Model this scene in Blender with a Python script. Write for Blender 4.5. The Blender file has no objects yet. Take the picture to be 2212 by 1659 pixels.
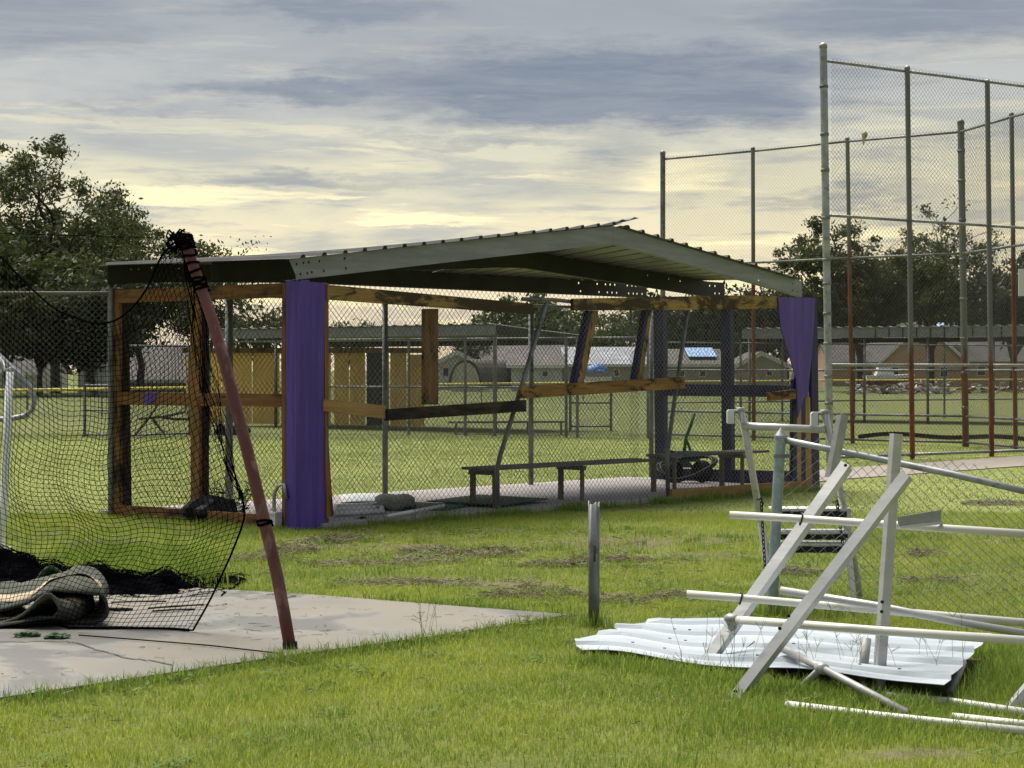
import bpy, math, random
import numpy as np
from mathutils import Vector, Matrix, noise as mnoise
from mathutils.geometry import tessellate_polygon
R = math.radians
rng = np.random.default_rng(7)
random.seed(7)
scene = bpy.context.scene
COL = scene.collection

# ------------------------------------------------------------------ camera
F, HZ, CX, EYE = 4400.0, 800.0, 1106.0, 1.55      # focal length, horizon row, centre column (survey sheet 2212 wide), eye height in m
cam_d = bpy.data.cameras.new('camera'); cam = bpy.data.objects.new('camera', cam_d); COL.objects.link(cam)
cam_d.sensor_width = 36.0; cam_d.lens = 36.0 * F / 2212.0
cam_d.shift_y = -29.5 / 2212.0
cam_d.clip_start = 0.1; cam_d.clip_end = 6000
cam.location = (0, 0, EYE); cam.rotation_euler = (R(90), 0, 0)
scene.camera = cam
scene.view_settings.view_transform = 'Standard'; scene.view_settings.look = 'None'
scene.view_settings.exposure = 2.5; scene.view_settings.gamma = 1.0
scene.view_settings.use_curve_mapping = False

# ------------------------------------------------------------------ node helper
class NB:
    def __init__(s, tree): s.t = tree; s.n = tree.nodes; s.l = tree.links
    def put(s, sock, v):
        if v is None: return
        if isinstance(v, bpy.types.NodeSocket): s.l.new(v, sock)
        else:
            if isinstance(v, (tuple, list)) and len(v) == 3 and sock.type == 'RGBA': v = (*v, 1)
            sock.default_value = v
    def math(s, op, a, b=None, c=None, clamp=False):
        n = s.n.new('ShaderNodeMath'); n.operation = op; n.use_clamp = clamp
        s.put(n.inputs[0], a); s.put(n.inputs[1], b); s.put(n.inputs[2], c); return n.outputs[0]
    def vmath(s, op, a, b=None, scale=None):
        n = s.n.new('ShaderNodeVectorMath'); n.operation = op
        s.put(n.inputs[0], a); s.put(n.inputs[1], b)
        if scale is not None: s.put(n.inputs['Scale'], scale)
        return n.outputs[0]
    def mix(s, fac, a, b, mode='MIX'):
        n = s.n.new('ShaderNodeMix'); n.data_type = 'RGBA'; n.blend_type = mode
        s.put(n.inputs['Factor'], fac); s.put(n.inputs['A'], a) if False else s.put(n.inputs[6], a); s.put(n.inputs[7], b)
        return n.outputs[2]
    def noise(s, vec, scale=1.0, detail=4, rough=0.55, dist=0.0):
        n = s.n.new('ShaderNodeTexNoise'); s.put(n.inputs['Vector'], vec); n.inputs['Scale'].default_value = scale
        n.inputs['Detail'].default_value = detail; n.inputs['Roughness'].default_value = rough; n.inputs['Distortion'].default_value = dist
        return n.outputs['Fac']
    def map(s, v, a, b, c=0.0, d=1.0, smooth=True):
        n = s.n.new('ShaderNodeMapRange'); n.interpolation_type = 'SMOOTHSTEP' if smooth else 'LINEAR'
        s.put(n.inputs[0], v)
        for i, q in enumerate((a, b, c, d)): n.inputs[i + 1].default_value = q
        return n.outputs[0]
    def comb(s, x, y, z):
        n = s.n.new('ShaderNodeCombineXYZ'); s.put(n.inputs[0], x); s.put(n.inputs[1], y); s.put(n.inputs[2], z); return n.outputs[0]
    def sep(s, v):
        n = s.n.new('ShaderNodeSeparateXYZ'); s.put(n.inputs[0], v); return n.outputs
    def ramp(s, fac, stops):
        n = s.n.new('ShaderNodeValToRGB'); s.put(n.inputs[0], fac); e = n.color_ramp.elements
        while len(e) > 1: e.remove(e[-1])
        e[0].position = stops[0][0]; e[0].color = (*stops[0][1], 1)
        for p, c in stops[1:]:
            k = e.new(p); k.color = (*c, 1)
        return n.outputs[0]

# ------------------------------------------------------------------ world: evening overcast
SUN_EL, SUN_AZ = 64.0, -35.0        # azimuth measured from +Y (view direction), negative = left
world = bpy.data.worlds.new('World'); scene.world = world; world.use_nodes = True
wt = world.node_tree; wt.nodes.clear(); W_ = NB(wt)
tc = wt.nodes.new('ShaderNodeTexCoord'); d = W_.vmath('NORMALIZE', tc.outputs['Generated'])
dx, dy, dz = W_.sep(d)
az = W_.math('ARCTAN2', dx, dy); el = W_.math('ARCSINE', dz)
def pxa(v): return (v - CX) / F
def pxe(v): return (HZ - v) / F
warp = W_.math('MULTIPLY', W_.math('SUBTRACT', W_.noise(W_.comb(W_.math('MULTIPLY', az, 16), W_.math('MULTIPLY', el, 62), 0), 1, 10, .68), .5), .040)
warp2 = W_.math('MULTIPLY', W_.math('SUBTRACT', W_.noise(W_.comb(W_.math('MULTIPLY', az, 9), W_.math('MULTIPLY', el, 40), 7.3), 1, 9, .68), .5), .16)
elw = W_.math('ADD', el, warp); azw = W_.math('ADD', az, warp2)
def blob(vx, vy, rx, ry, amp, inner=0.15):
    a = W_.math('DIVIDE', W_.math('SUBTRACT', azw, pxa(vx)), rx / F)
    b = W_.math('DIVIDE', W_.math('SUBTRACT', elw, pxe(vy)), ry / F)
    r2 = W_.math('SQRT', W_.math('ADD', W_.math('MULTIPLY', a, a), W_.math('MULTIPLY', b, b)))
    return W_.map(r2, inner, 1.0, amp, 0.0)
streak = W_.noise(W_.comb(W_.math('MULTIPLY', az, 7), W_.math('MULTIPLY', W_.math('ADD', el, W_.math('MULTIPLY', warp, .2)), 100), 2.1), 1, 11, .64, .3)
streak2 = W_.noise(W_.comb(W_.math('MULTIPLY', az, 18), W_.math('MULTIPLY', el, 130), 5.7), 1, 10, .64, .3)
big = W_.noise(W_.comb(W_.math('MULTIPLY', az, 5.0), W_.math('MULTIPLY', el, 22), 11.0), 1, 5, .55, .4)
base = W_.ramp(W_.math('MULTIPLY', el, 1 / R(90)), [
    (0.0, (1.05, .80, .56)), (.012, (1.02, .84, .60)), (.034, (.92, .80, .52)), (.062, (.74, .69, .49)),
    (.085, (.54, .545, .51)), (.11, (.37, .395, .41)), (.16, (.34, .37, .41)), (1.0, (.36, .40, .45))])
warmth = W_.map(W_.math('ABSOLUTE', W_.math('ADD', az, .05)), .25, 1.9, 0.0, 0.75)
base = W_.mix(warmth, base, (.40, .43, .46))
lowgrey = W_.math('MULTIPLY', W_.map(big, .46, .66), W_.map(el, .015, .07, .25, .85))
colr = W_.mix(lowgrey, base, (.40, .41, .415))
grey2 = W_.math('MULTIPLY', W_.map(streak2, .50, .66, 0, .6), W_.map(el, .02, .06, .35, 1.0))
colr = W_.mix(grey2, colr, (.40, .41, .41))
bright = W_.math('MULTIPLY', W_.map(streak, .50, .62), W_.map(el, .05, .14, 1.0, .12))
bright = W_.math('MULTIPLY', bright, W_.map(W_.math('ABSOLUTE', W_.math('ADD', az, .02)), .3, 1.2, 1, .2))
colr = W_.mix(W_.math('MULTIPLY', bright, .9), colr, (1.24, 1.07, .62))
dark = blob(1250, 190, 760, 125, 1.0, .42)
for a in ((640, 200, 420, 46, .85, .2), (1560, 225, 380, 110, 1.0, .3), (1290, 345, 230, 130, .5, .1), (740, 30, 380, 45, .75, .2), (1980, 50, 520, 110, .75, .3), (40, 70, 460, 120, .55, .3), (1800, 430, 330, 30, .55, .2), (640, 395, 420, 26, .45, .2), (1010, 300, 380, 22, .4, .2), (250, 245, 260, 16, .4, .1)):
    dark = W_.math('MAXIMUM', dark, blob(*a))
edge = W_.math('MULTIPLY', dark, W_.map(W_.math('ADD', W_.math('MULTIPLY', streak2, .4), W_.math('MULTIPLY', streak, .6)), .30, .58, .62, 1.1), clamp=True)
dcol = W_.mix(W_.map(streak, .4, .7), (.165, .195, .26), (.25, .28, .335))
colr = W_.mix(W_.math('MULTIPLY', edge, .95), colr, dcol)
far_dark = W_.math('MULTIPLY', W_.map(big, .48, .7, 0, .55), W_.map(el, .13, .2))
colr = W_.mix(far_dark, colr, (.22, .255, .32))
sky = wt.nodes.new('ShaderNodeTexSky'); sky.sky_type = 'NISHITA'; sky.sun_disc = False
sky.sun_elevation = R(SUN_EL); sky.sun_rotation = R(SUN_AZ)
nis = W_.vmath('SCALE', sky.outputs[0], scale=0.1)
fin = W_.mix(.90, nis, colr)
bg = wt.nodes.new('ShaderNodeBackground'); bg.inputs['Strength'].default_value = 0.20
wt.links.new(fin, bg.inputs[0])
wo = wt.nodes.new('ShaderNodeOutputWorld'); wt.links.new(bg.outputs[0], wo.inputs[0])

sun_d = bpy.data.lights.new('sun', 'SUN'); sun = bpy.data.objects.new('sun', sun_d); COL.objects.link(sun)
sun_d.energy = 1.5; sun_d.angle = R(40); sun_d.color = (1.0, .95, .86)
sv = Vector((math.sin(R(SUN_AZ)) * math.cos(R(SUN_EL)), math.cos(R(SUN_AZ)) * math.cos(R(SUN_EL)), math.sin(R(SUN_EL))))
sun.rotation_euler = sv.to_track_quat('Z', 'Y').to_euler()

# ------------------------------------------------------------------ survey: sight lines to world points
def W(vx, vy, Y): return Vector(((vx - CX) / F * Y, Y, EYE - (vy - HZ) / F * Y))
def G(vx, vy, z=0.0):
    Y = (EYE - z) * F / (vy - HZ); return Vector(((vx - CX) / F * Y, Y, z))
def VP(vx, vy, p0, dr):                      # sight line meets the vertical plane through p0 along dr: (distance along, height, depth)
    a = (vx - CX) / F
    t = (a * p0[1] - p0[0]) / (dr[0] - a * dr[1]); Y = p0[1] + t * dr[1]
    return t, EYE - (vy - HZ) / F * Y, Y

# ------------------------------------------------------------------ mesh building
class MB:
    def __init__(s): s.v = []; s.f = []
    def add(s, vs, fs):
        o = len(s.v); s.v += [tuple(v) for v in vs]; s.f += [tuple(i + o for i in f) for f in fs]; return s
    def box(s, lo, hi):
        x0, y0, z0 = lo; x1, y1, z1 = hi
        return s.add([(x0,y0,z0),(x1,y0,z0),(x1,y1,z0),(x0,y1,z0),(x0,y0,z1),(x1,y0,z1),(x1,y1,z1),(x0,y1,z1)],
                     [(0,3,2,1),(4,5,6,7),(0,1,5,4),(1,2,6,5),(2,3,7,6),(3,0,4,7)])
    def prism(s, poly, ex):
        n = len(poly); poly = [Vector(p) for p in poly]; ex = Vector(ex)
        vs = poly + [p + ex for p in poly]
        tri = tessellate_polygon([poly])
        fs = [tuple(t) for t in tri] + [tuple(i + n for i in reversed(t)) for t in tri]
        fs += [(i, (i + 1) % n, (i + 1) % n + n, i + n) for i in range(n)]
        return s.add(vs, fs)
    def sweep(s, pts, prof, up=(0, 0, 1), close=True):
        pts = [Vector(p) for p in pts]; up = Vector(up); vs = []; n = len(prof)
        for i, p in enumerate(pts):
            t = (pts[min(i + 1, len(pts) - 1)] - pts[max(i - 1, 0)]).normalized()
            sd = t.cross(up)
            if sd.length < 1e-4: sd = t.cross(Vector((0, 1, 0)))
            sd.normalize(); u2 = sd.cross(t).normalized()
            vs += [p + sd * a + u2 * b for a, b in prof]
        fs = []
        for i in range(len(pts) - 1):
            for k in range(n if close else n - 1):
                k2 = (k + 1) % n; fs.append((i * n + k, i * n + k2, (i + 1) * n + k2, (i + 1) * n + k))
        if close: fs += [tuple(range(n)), tuple(reversed(range((len(pts) - 1) * n, len(pts) * n)))]
        return s.add(vs, fs)
    def beam(s, p0, p1, w, h, up=(0, 0, 1)):
        return s.sweep([p0, p1], [(-w/2,-h/2),(w/2,-h/2),(w/2,h/2),(-w/2,h/2)], up)
    def tube(s, pts, r, n=8):
        pts = [Vector(p) for p in pts]; m = len(pts)
        rs = r if isinstance(r, (list, tuple)) else [r] * m
        t0 = (pts[1] - pts[0]).normalized(); ref = t0.orthogonal().normalized(); vs = []
        for i, p in enumerate(pts):
            t = (pts[min(i + 1, m - 1)] - pts[max(i - 1, 0)])
            if t.length < 1e-9: t = t0
            t.normalize(); ref = (ref - t * ref.dot(t))
            if ref.length < 1e-6: ref = t.orthogonal()
            ref.normalize(); b = t.cross(ref)
            vs += [p + (ref * math.cos(2*math.pi*k/n) + b * math.sin(2*math.pi*k/n)) * rs[i] for k in range(n)]
        fs = [(i*n+k, i*n+(k+1)%n, (i+1)*n+(k+1)%n, (i+1)*n+k) for i in range(m-1) for k in range(n)]
        fs += [tuple(reversed(range(n))), tuple(range((m-1)*n, m*n))]
        return s.add(vs, fs)
    def grid(s, fn, nu, nv):
        vs = [fn(i / nu, j / nv) for i in range(nu + 1) for j in range(nv + 1)]; m = nv + 1
        return s.add(vs, [(i*m+j, (i+1)*m+j, (i+1)*m+j+1, i*m+j+1) for i in range(nu) for j in range(nv)])
    def holes(s, P, L, H, hs, hw=.012):      # a web plate with real punched holes; P(u, v) -> point
        us = sorted({0, L, *[u - hw for u, v in hs], *[u + hw for u, v in hs], *np.linspace(0, L, 14)})
        vv = sorted({0, H, *[v - hw for u, v in hs], *[v + hw for u, v in hs]})
        m = len(vv); vs = [P(u, v) for u in us for v in vv]; fs = []
        for i in range(len(us) - 1):
            for j in range(m - 1):
                uc, vc = (us[i] + us[i+1]) / 2, (vv[j] + vv[j+1]) / 2
                if any(abs(uc - a) < hw and abs(vc - b) < hw for a, b in hs): continue
                fs.append((i*m+j, (i+1)*m+j, (i+1)*m+j+1, i*m+j+1))
        return s.add(vs, fs)
def mesh_np(name, V, faces, k):
    me = bpy.data.meshes.new(name); nf = len(faces)
    me.vertices.add(len(V)); me.vertices.foreach_set('co', np.asarray(V, np.float32).ravel())
    me.loops.add(nf * k); me.loops.foreach_set('vertex_index', np.asarray(faces, np.int32).ravel())
    me.polygons.add(nf); me.polygons.foreach_set('loop_start', np.arange(0, nf * k, k, dtype=np.int32))
    me.update(calc_edges=True); return me
def tag(o, label=None, cat=None, group=None, kind=None):
    if label: o['label'] = label
    if cat: o['category'] = cat
    if group: o['group'] = group
    if kind: o['kind'] = kind
    return o
def thing(name, label, cat, loc=(0, 0, 0), rz=0.0, group=None):
    o = bpy.data.objects.new(name, None); COL.objects.link(o); o.empty_display_size = .2
    o.location = loc; o.rotation_euler = (0, 0, rz)
    o['_inv'] = [0]; del o['_inv']
    return tag(o, label, cat, group)
def basis(o): return Matrix.Translation(o.location) @ o.rotation_euler.to_matrix().to_4x4()
def obj(name, mb, mat, parent=None, local=False, smooth=False, label=None, thick=0, auto=None):
    if isinstance(mb, MB):
        me = bpy.data.meshes.new(name); vs = mb.v
        root = parent
        while root is not None and root.parent is not None: root = root.parent
        if root is not None and not local:
            iv = basis(root).inverted(); vs = [tuple(iv @ Vector(v)) for v in vs]
        me.from_pydata(vs, [], mb.f); me.update()
    else: me = mb
    me.materials.append(mat)
    if smooth:
        me.polygons.foreach_set('use_smooth', [True] * len(me.polygons))
        if auto:
            try: me.set_sharp_from_angle(angle=R(auto))
            except Exception: pass
    o = bpy.data.objects.new(name, me); COL.objects.link(o)
    if parent is not None: o.parent = parent
    if thick:
        m = o.modifiers.new('thickness', 'SOLIDIFY'); m.thickness = thick; m.offset = 0
    if label: o['label'] = label
    return o

# ------------------------------------------------------------------ materials
MATS = {}
def mat(name, c1, c2=None, scale=3.0, rough=.7, metal=0.0, bump=0.0, stretch=(1, 1, 1), lo=.4, hi=.65, detail=6, c3=None, s3=9.0, lo3=.55, hi3=.66, spec=.4, coord='Object', bscale=None):
    m = bpy.data.materials.new(name); m.use_nodes = True; t = m.node_tree; b = t.nodes['Principled BSDF']; n = NB(t)
    tcn = t.nodes.new('ShaderNodeTexCoord'); v = n.vmath('MULTIPLY', tcn.outputs[coord], stretch)
    col = c1
    if c2 is not None: col = n.mix(n.map(n.noise(v, scale, detail, .6), lo, hi), c1, c2)
    if c3 is not None: col = n.mix(n.map(n.noise(n.vmath('ADD', v, (3.1, 7.7, 1.3)), s3, detail, .6), lo3, hi3), col, c3)
    n.put(b.inputs['Base Color'], col)
    b.inputs['Roughness'].default_value = rough; b.inputs['Metallic'].default_value = metal
    b.inputs['Specular IOR Level'].default_value = spec
    if bump:
        bn = t.nodes.new('ShaderNodeBump'); bn.inputs['Strength'].default_value = bump; bn.inputs['Distance'].default_value = .02
        t.links.new(n.noise(v, bscale or scale * 4, 5, .6), bn.inputs['Height']); t.links.new(bn.outputs[0], b.inputs['Normal'])
    MATS[name] = m; return m
BR, TAN, CHAR = (.13, .062, .022), (.29, .165, .055), (.02, .015, .012)
def wood(name, lo_, hi_, burn, axis, bt=(.55, .66), knot=True, bs=1.5):
    m = bpy.data.materials.new(name); m.use_nodes = True; t = m.node_tree; b = t.nodes['Principled BSDF']; n = NB(t)
    tcn = t.nodes.new('ShaderNodeTexCoord'); v = tcn.outputs['Object']
    st = [26, 26, 26]; st[axis] = 1.1; sb = [2.4, 2.4, 2.4]; sb[axis] = 1.0; sm_ = [60, 60, 60]; sm_[axis] = 5
    gr = n.noise(n.vmath('MULTIPLY', v, tuple(st)), 1, 7, .62, .8); fine = n.noise(n.vmath('MULTIPLY', v, tuple(sm_)), 1, 4, .6)
    tone = n.noise(n.vmath('MULTIPLY', v, tuple(sb)), .9, 4, .6)
    col = n.mix(n.map(n.math('ADD', n.math('MULTIPLY', gr, .7), n.math('MULTIPLY', tone, .5)), .40, .78), lo_, hi_)
    col = n.mix(n.map(fine, .55, .75, 0, .5), col, tuple(c * .45 for c in lo_))
    col = n.mix(n.map(n.noise(n.vmath('ADD', n.vmath('MULTIPLY', v, tuple(sb)), (4.4, 1.7, 9.1)), bs, 9, .7, .4), bt[0], bt[1], 0, .93), col, burn)
    if knot:
        kn = t.nodes.new('ShaderNodeTexVoronoi'); kn.inputs['Scale'].default_value = 1.0; kv = [9, 9, 9]; kv[axis] = 2.6; t.links.new(n.vmath('MULTIPLY', v, tuple(kv)), kn.inputs['Vector'])
        col = n.mix(n.map(kn.outputs['Distance'], .05, .14, .85, 0), col, tuple(c * .3 for c in lo_))
    n.put(b.inputs['Base Color'], col); b.inputs['Roughness'].default_value = .78; b.inputs['Specular IOR Level'].default_value = .25
    bn = t.nodes.new('ShaderNodeBump'); bn.inputs['Strength'].default_value = .35; bn.inputs['Distance'].default_value = .01; t.links.new(gr, bn.inputs['Height']); t.links.new(bn.outputs[0], b.inputs['Normal'])
    return m
wood_h = wood('wood_rail', BR, TAN, CHAR, 0, (.50, .60), bs=2.0)
wood_o = wood('wood_side_rail', (.10, .046, .016), (.235, .118, .042), (.03, .019, .012), 1, (.50, .64))
wood_ov = wood('wood_corner_stud', (.11, .052, .018), (.25, .13, .045), (.022, .015, .010), 2, (.52, .66))
wood_v = wood('wood_stud', BR, (.26, .145, .05), CHAR, 2, (.48, .60))
wood_char = wood('wood_charred', (.014, .012, .011), (.07, .05, .03), (.010, .009, .009), 0, (.45, .6))
wood_darkv = wood('wood_dark_stud', (.014, .012, .011), (.06, .045, .03), (.010, .009, .012), 2, (.45, .6))  # very dark wood for the second faces of the left wall studs
wood_yb = wood('wood_burnt_tan', (.20, .12, .04), (.34, .225, .075), (.03, .022, .015), 0, (.44, .53), bs=1.6)
wood_ybv = wood('wood_burnt_stud', (.20, .12, .04), (.36, .25, .09), (.012, .010, .012), 2, (.47, .54), bs=2.2)
wood_tan = wood('wood_pale', (.22, .125, .05), (.38, .24, .10), (.10, .06, .03), 0, (.62, .75))
wood_tanv = wood('wood_pale_stud', (.24, .14, .055), (.40, .26, .11), (.05, .03, .02), 2, (.58, .72))
wood_grey = wood('wood_grey', (.085, .078, .068), (.19, .175, .15), (.05, .045, .04), 0, (.58, .7), knot=False)
wood_greyv = wood('wood_grey_leg', (.075, .06, .045), (.20, .165, .125), (.06, .04, .025), 2, (.55, .7), knot=False)
purple = mat('purple_paint', (.058, .030, .225), (.088, .046, .29), 2.2, .55, bump=.2, stretch=(6, 6, .45), c3=(.15, .11, .33), s3=7, lo3=.63, hi3=.72, bscale=26)
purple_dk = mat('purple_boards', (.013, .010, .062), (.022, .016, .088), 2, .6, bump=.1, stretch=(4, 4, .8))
fascia_m = mat('fascia_paint', (.18, .19, .205), (.235, .245, .258), 2.0, .5, metal=.15, stretch=(.6, 5, 5), c3=(.13, .13, .11), s3=3, lo3=.60, hi3=.75)
purlin_m = mat('purlin_steel', (.022, .022, .022), (.035, .035, .034), 2, .6, metal=.2)  # near-black: the shade under the dugout roof is put into the purlin colour
roof_m = mat('roof_metal', (.10, .098, .094), (.135, .13, .125), 2, .36, spec=.6)
galv = mat('galvanised', (.24, .255, .265), (.34, .355, .36), 5, .5, metal=.45, c3=(.19, .19, .18), s3=9)
galv_dk = mat('galvanised_weathered', (.125, .13, .135), (.20, .205, .21), 4, .55, metal=.4, c3=(.09, .085, .08), s3=6)
galv_blue = mat('galvanised_blue', (.21, .27, .29), (.29, .345, .36), 14, .5, metal=.35, c3=(.20, .22, .22), s3=20)
wire = mat('fence_wire', (.10, .105, .105), (.17, .17, .165), 2, .5, metal=.4)
wire_dk = mat('fence_wire_dull', (.045, .045, .043), (.075, .075, .07), 2, .6, metal=.3)
wire_rust = mat('fence_wire_rusty', (.15, .085, .05), (.12, .11, .10), 1.4, .6, metal=.3)
alu = mat('aluminium', (.40, .40, .40), (.48, .48, .475), 2.2, .42, metal=.35, stretch=(1, 1, 3), c3=(.26, .245, .21), s3=4, lo3=.60, hi3=.78, bump=.08)
alu_dull = mat('aluminium_dull', (.27, .27, .265), (.33, .33, .325), 12, .55, metal=.35)
pvc = mat('pipe_offwhite', (.53, .515, .465), (.59, .575, .525), 2, .4, c3=(.27, .24, .18), s3=3.5, lo3=.58, hi3=.78, bump=.06)
white = mat('white_paint', (.50, .51, .51), (.57, .58, .58), 3, .5)
white_sheet = mat('white_sheet_metal', (.31, .35, .39), (.36, .40, .435), 1.2, .38, c3=(.31, .34, .36), s3=3, lo3=.62, hi3=.8)
red_pole = mat('red_pole_paint', (.095, .030, .028), (.145, .052, .05), 5, .6, stretch=(1, 1, .5), c3=(.21, .105, .10), s3=11, lo3=.53, hi3=.68, bump=.1)
black = mat('black_net', (.0015, .0015, .002), (.004, .004, .005), 6, .95, spec=.0)
blackp = mat('black_plastic', (.007, .007, .008), (.014, .014, .016), 6, .55, spec=.25)
def concrete_mat():
    m = bpy.data.materials.new('concrete'); m.use_nodes = True; t = m.node_tree; b = t.nodes['Principled BSDF']; n = NB(t)
    tcn = t.nodes.new('ShaderNodeTexCoord'); v = tcn.outputs['Object']
    col = n.mix(n.map(n.noise(v, .8, 7, .62), .36, .62), (.168, .148, .118), (.140, .132, .117))
    col = n.mix(n.map(n.noise(n.vmath('ADD', v, (1.1, 2.2, 0)), 3.5, 8, .7), .5, .7, 0, .6), col, (.125, .118, .105))
    sx_, sy_, _z = n.sep(v); ed = n.math('SUBTRACT', n.math('MULTIPLY', sx_, -.74), n.math('MULTIPLY', sy_, -.645))
    wetf = n.map(n.noise(n.vmath('ADD', n.vmath('MULTIPLY', v, (1, .75, 1)), (5.3, 3.1, 0)), .75, 7, .55, .3), .47, .575)
    col = n.mix(n.math('MULTIPLY', wetf, .62), col, (.085, .086, .086))
    col = n.mix(n.map(n.noise(v, 60, 4, .7), .58, .72, 0, .5), col, (.09, .08, .068))
    col = n.mix(n.map(n.noise(v, 140, 3, .6), .6, .75, 0, .4), col, (.30, .27, .23))
    col = n.mix(n.map(n.noise(n.vmath('MULTIPLY', v, (2.5, 14, 1)), 1, 8, .7), .62, .74, 0, .6), col, (.085, .08, .062))
    n.put(b.inputs['Base Color'], col); n.put(b.inputs['Roughness'], n.math('SUBTRACT', .9, n.math('MULTIPLY', wetf, .5)))
    bn = t.nodes.new('ShaderNodeBump'); bn.inputs['Strength'].default_value = .25; bn.inputs['Distance'].default_value = .01
    t.links.new(n.noise(v, 30, 6, .65), bn.inputs['Height']); t.links.new(bn.outputs[0], b.inputs['Normal']); return m
concrete = concrete_mat()
concrete2 = mat('concrete_floor', (.33, .30, .295), (.28, .255, .245), 1.1, .85, bump=.1, bscale=30)
concrete_path = mat('concrete_path', (.20, .175, .15), (.24, .21, .18), .8, .85)
turf_green = mat('turf_green', (.030, .062, .030), (.045, .085, .035), 30, .95, bump=.4)
turf_back = mat('turf_backing', (.062, .068, .055), (.095, .095, .08), 5, .95, c3=(.045, .055, .04), s3=3, bump=.3, spec=.1)
turf_line = mat('turf_line', (.33, .27, .18), (.26, .21, .14), 6, .9)
bark = mat('bark', (.040, .034, .026), (.065, .055, .042), 3, .9)
yellow_pl = mat('yellow_plywood', (.82, .54, .16), (.74, .45, .11), 1.6, .75, stretch=(5, 5, .5), c3=(.48, .27, .08), s3=2.4, lo3=.62, hi3=.78)
brick_m = mat('brick', (.36, .23, .155), (.44, .30, .21), 2, .85, stretch=(1, 1, 4))
shingle = mat('shingles', (.085, .078, .072), (.11, .10, .095), .8, .9)
shingle_dk = mat('shingles_dark', (.040, .038, .036), (.055, .052, .05), .8, .9)
shingle_lt = mat('shingles_pale', (.22, .23, .26), (.28, .29, .32), .6, .85)
siding = mat('siding_white', (.42, .42, .41), (.50, .50, .49), .5, .7, stretch=(.3, .3, 8))
siding_cream = mat('siding_cream', (.42, .39, .30), (.48, .45, .36), .5, .7)
siding_tan = mat('siding_tan', (.30, .27, .23), (.36, .32, .28), .5, .8)
trim = mat('trim_white', (.55, .55, .54), None, rough=.6)
glass = mat('window_glass', (.02, .022, .025), (.04, .042, .045), 1, .15)
tarp_blue = mat('tarp_blue', (.05, .13, .34), (.08, .19, .45), 4, .5, bump=.3)
tarp_pale = mat('tarp_pale_blue', (.20, .34, .60), (.30, .43, .66), 2, .5)
boat_red = mat('boat_red', (.16, .02, .02), (.20, .03, .03), 2, .4)
yellow_cap = mat('yellow_cap', (.55, .46, .07), (.62, .54, .14), 2, .6)
green_paint = mat('green_paint', (.02, .085, .06), (.03, .12, .08), 5, .5)
dirt = mat('dirt', (.085, .068, .045), (.13, .105, .072), 3, .95, bump=.5, c3=(.10, .115, .035), s3=4, lo3=.5, hi3=.6, bscale=40)
def rust_post(name, z0, z1):                # steel whose lower part has rusted
    m = bpy.data.materials.new(name); m.use_nodes = True; t = m.node_tree; b = t.nodes['Principled BSDF']; n = NB(t)
    tcn = t.nodes.new('ShaderNodeTexCoord'); v = tcn.outputs['Object']; z = n.sep(v)[2]
    nz = n.noise(n.vmath('MULTIPLY', v, (9, 9, 2.2)), 1, 6, .6)
    f = n.map(n.math('ADD', z, n.math('MULTIPLY', nz, 1.6)), z0, z1, 1, 0)
    steel = n.mix(nz, (.12, .125, .125), (.19, .195, .19)); rust = n.mix(n.map(nz, .35, .65), (.105, .030, .014), (.19, .062, .025))
    n.put(b.inputs['Base Color'], n.mix(f, steel, rust)); b.inputs['Roughness'].default_value = .65; b.inputs['Metallic'].default_value = .3
    return m
rust_a = rust_post('rusting_post', 2.6, 3.6); rust_b = rust_post('rusting_post_b', 4.0, 5.6); rust_c = rust_post('rusting_post_c', 2.3, 3.0)
def leafy(name, c1, c2, c3, tr=.35, rough=.6, patch=.25):
    m = bpy.data.materials.new(name); m.use_nodes = True; t = m.node_tree; t.nodes.clear(); n = NB(t)
    geo = t.nodes.new('ShaderNodeNewGeometry'); tcn = t.nodes.new('ShaderNodeTexCoord')
    big = n.map(n.noise(tcn.outputs['Object'], patch, 4, .6), .38, .64)
    col = n.mix(big, c1, c2); col = n.mix(n.math('MULTIPLY', n.map(geo.outputs['Random Per Island'], .35, 1.0, 0, 1, False), .75), col, c3)
    bs = t.nodes.new('ShaderNodeBsdfPrincipled'); n.put(bs.inputs['Base Color'], col); bs.inputs['Roughness'].default_value = rough; bs.inputs['Specular IOR Level'].default_value = .25
    tl = t.nodes.new('ShaderNodeBsdfTranslucent'); n.put(tl.inputs[0], col)
    mx = t.nodes.new('ShaderNodeMixShader'); mx.inputs[0].default_value = tr
    t.links.new(bs.outputs[0], mx.inputs[1]); t.links.new(tl.outputs[0], mx.inputs[2])
    o = t.nodes.new('ShaderNodeOutputMaterial'); t.links.new(mx.outputs[0], o.inputs[0]); return m
leaf_a = leafy('leaves_olive', (.050, .064, .018), (.032, .044, .014), (.085, .095, .03), patch=.5)
leaf_b = leafy('leaves_green', (.050, .075, .018), (.032, .052, .015), (.085, .105, .03))
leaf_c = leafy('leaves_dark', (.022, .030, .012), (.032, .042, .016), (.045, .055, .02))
leaf_w = leafy('weed_leaves', (.10, .16, .028), (.08, .14, .025), (.15, .20, .05), patch=3, rough=.85)
grass_n = leafy('grass_blades', (.29, .365, .044), (.175, .265, .034), (.44, .43, .14), tr=.45, patch=.8)
grass_t = leafy('grass_tall', (.18, .27, .036), (.13, .22, .032), (.30, .34, .08), tr=.45, patch=1.2)
grass_m = leafy('grass_field', (.215, .25, .066), (.18, .22, .055), (.25, .27, .085), tr=.45, patch=.16)
clip_m = leafy('dry_clippings', (.12, .105, .05), (.075, .07, .032), (.21, .185, .10), tr=.2, patch=3)

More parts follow.
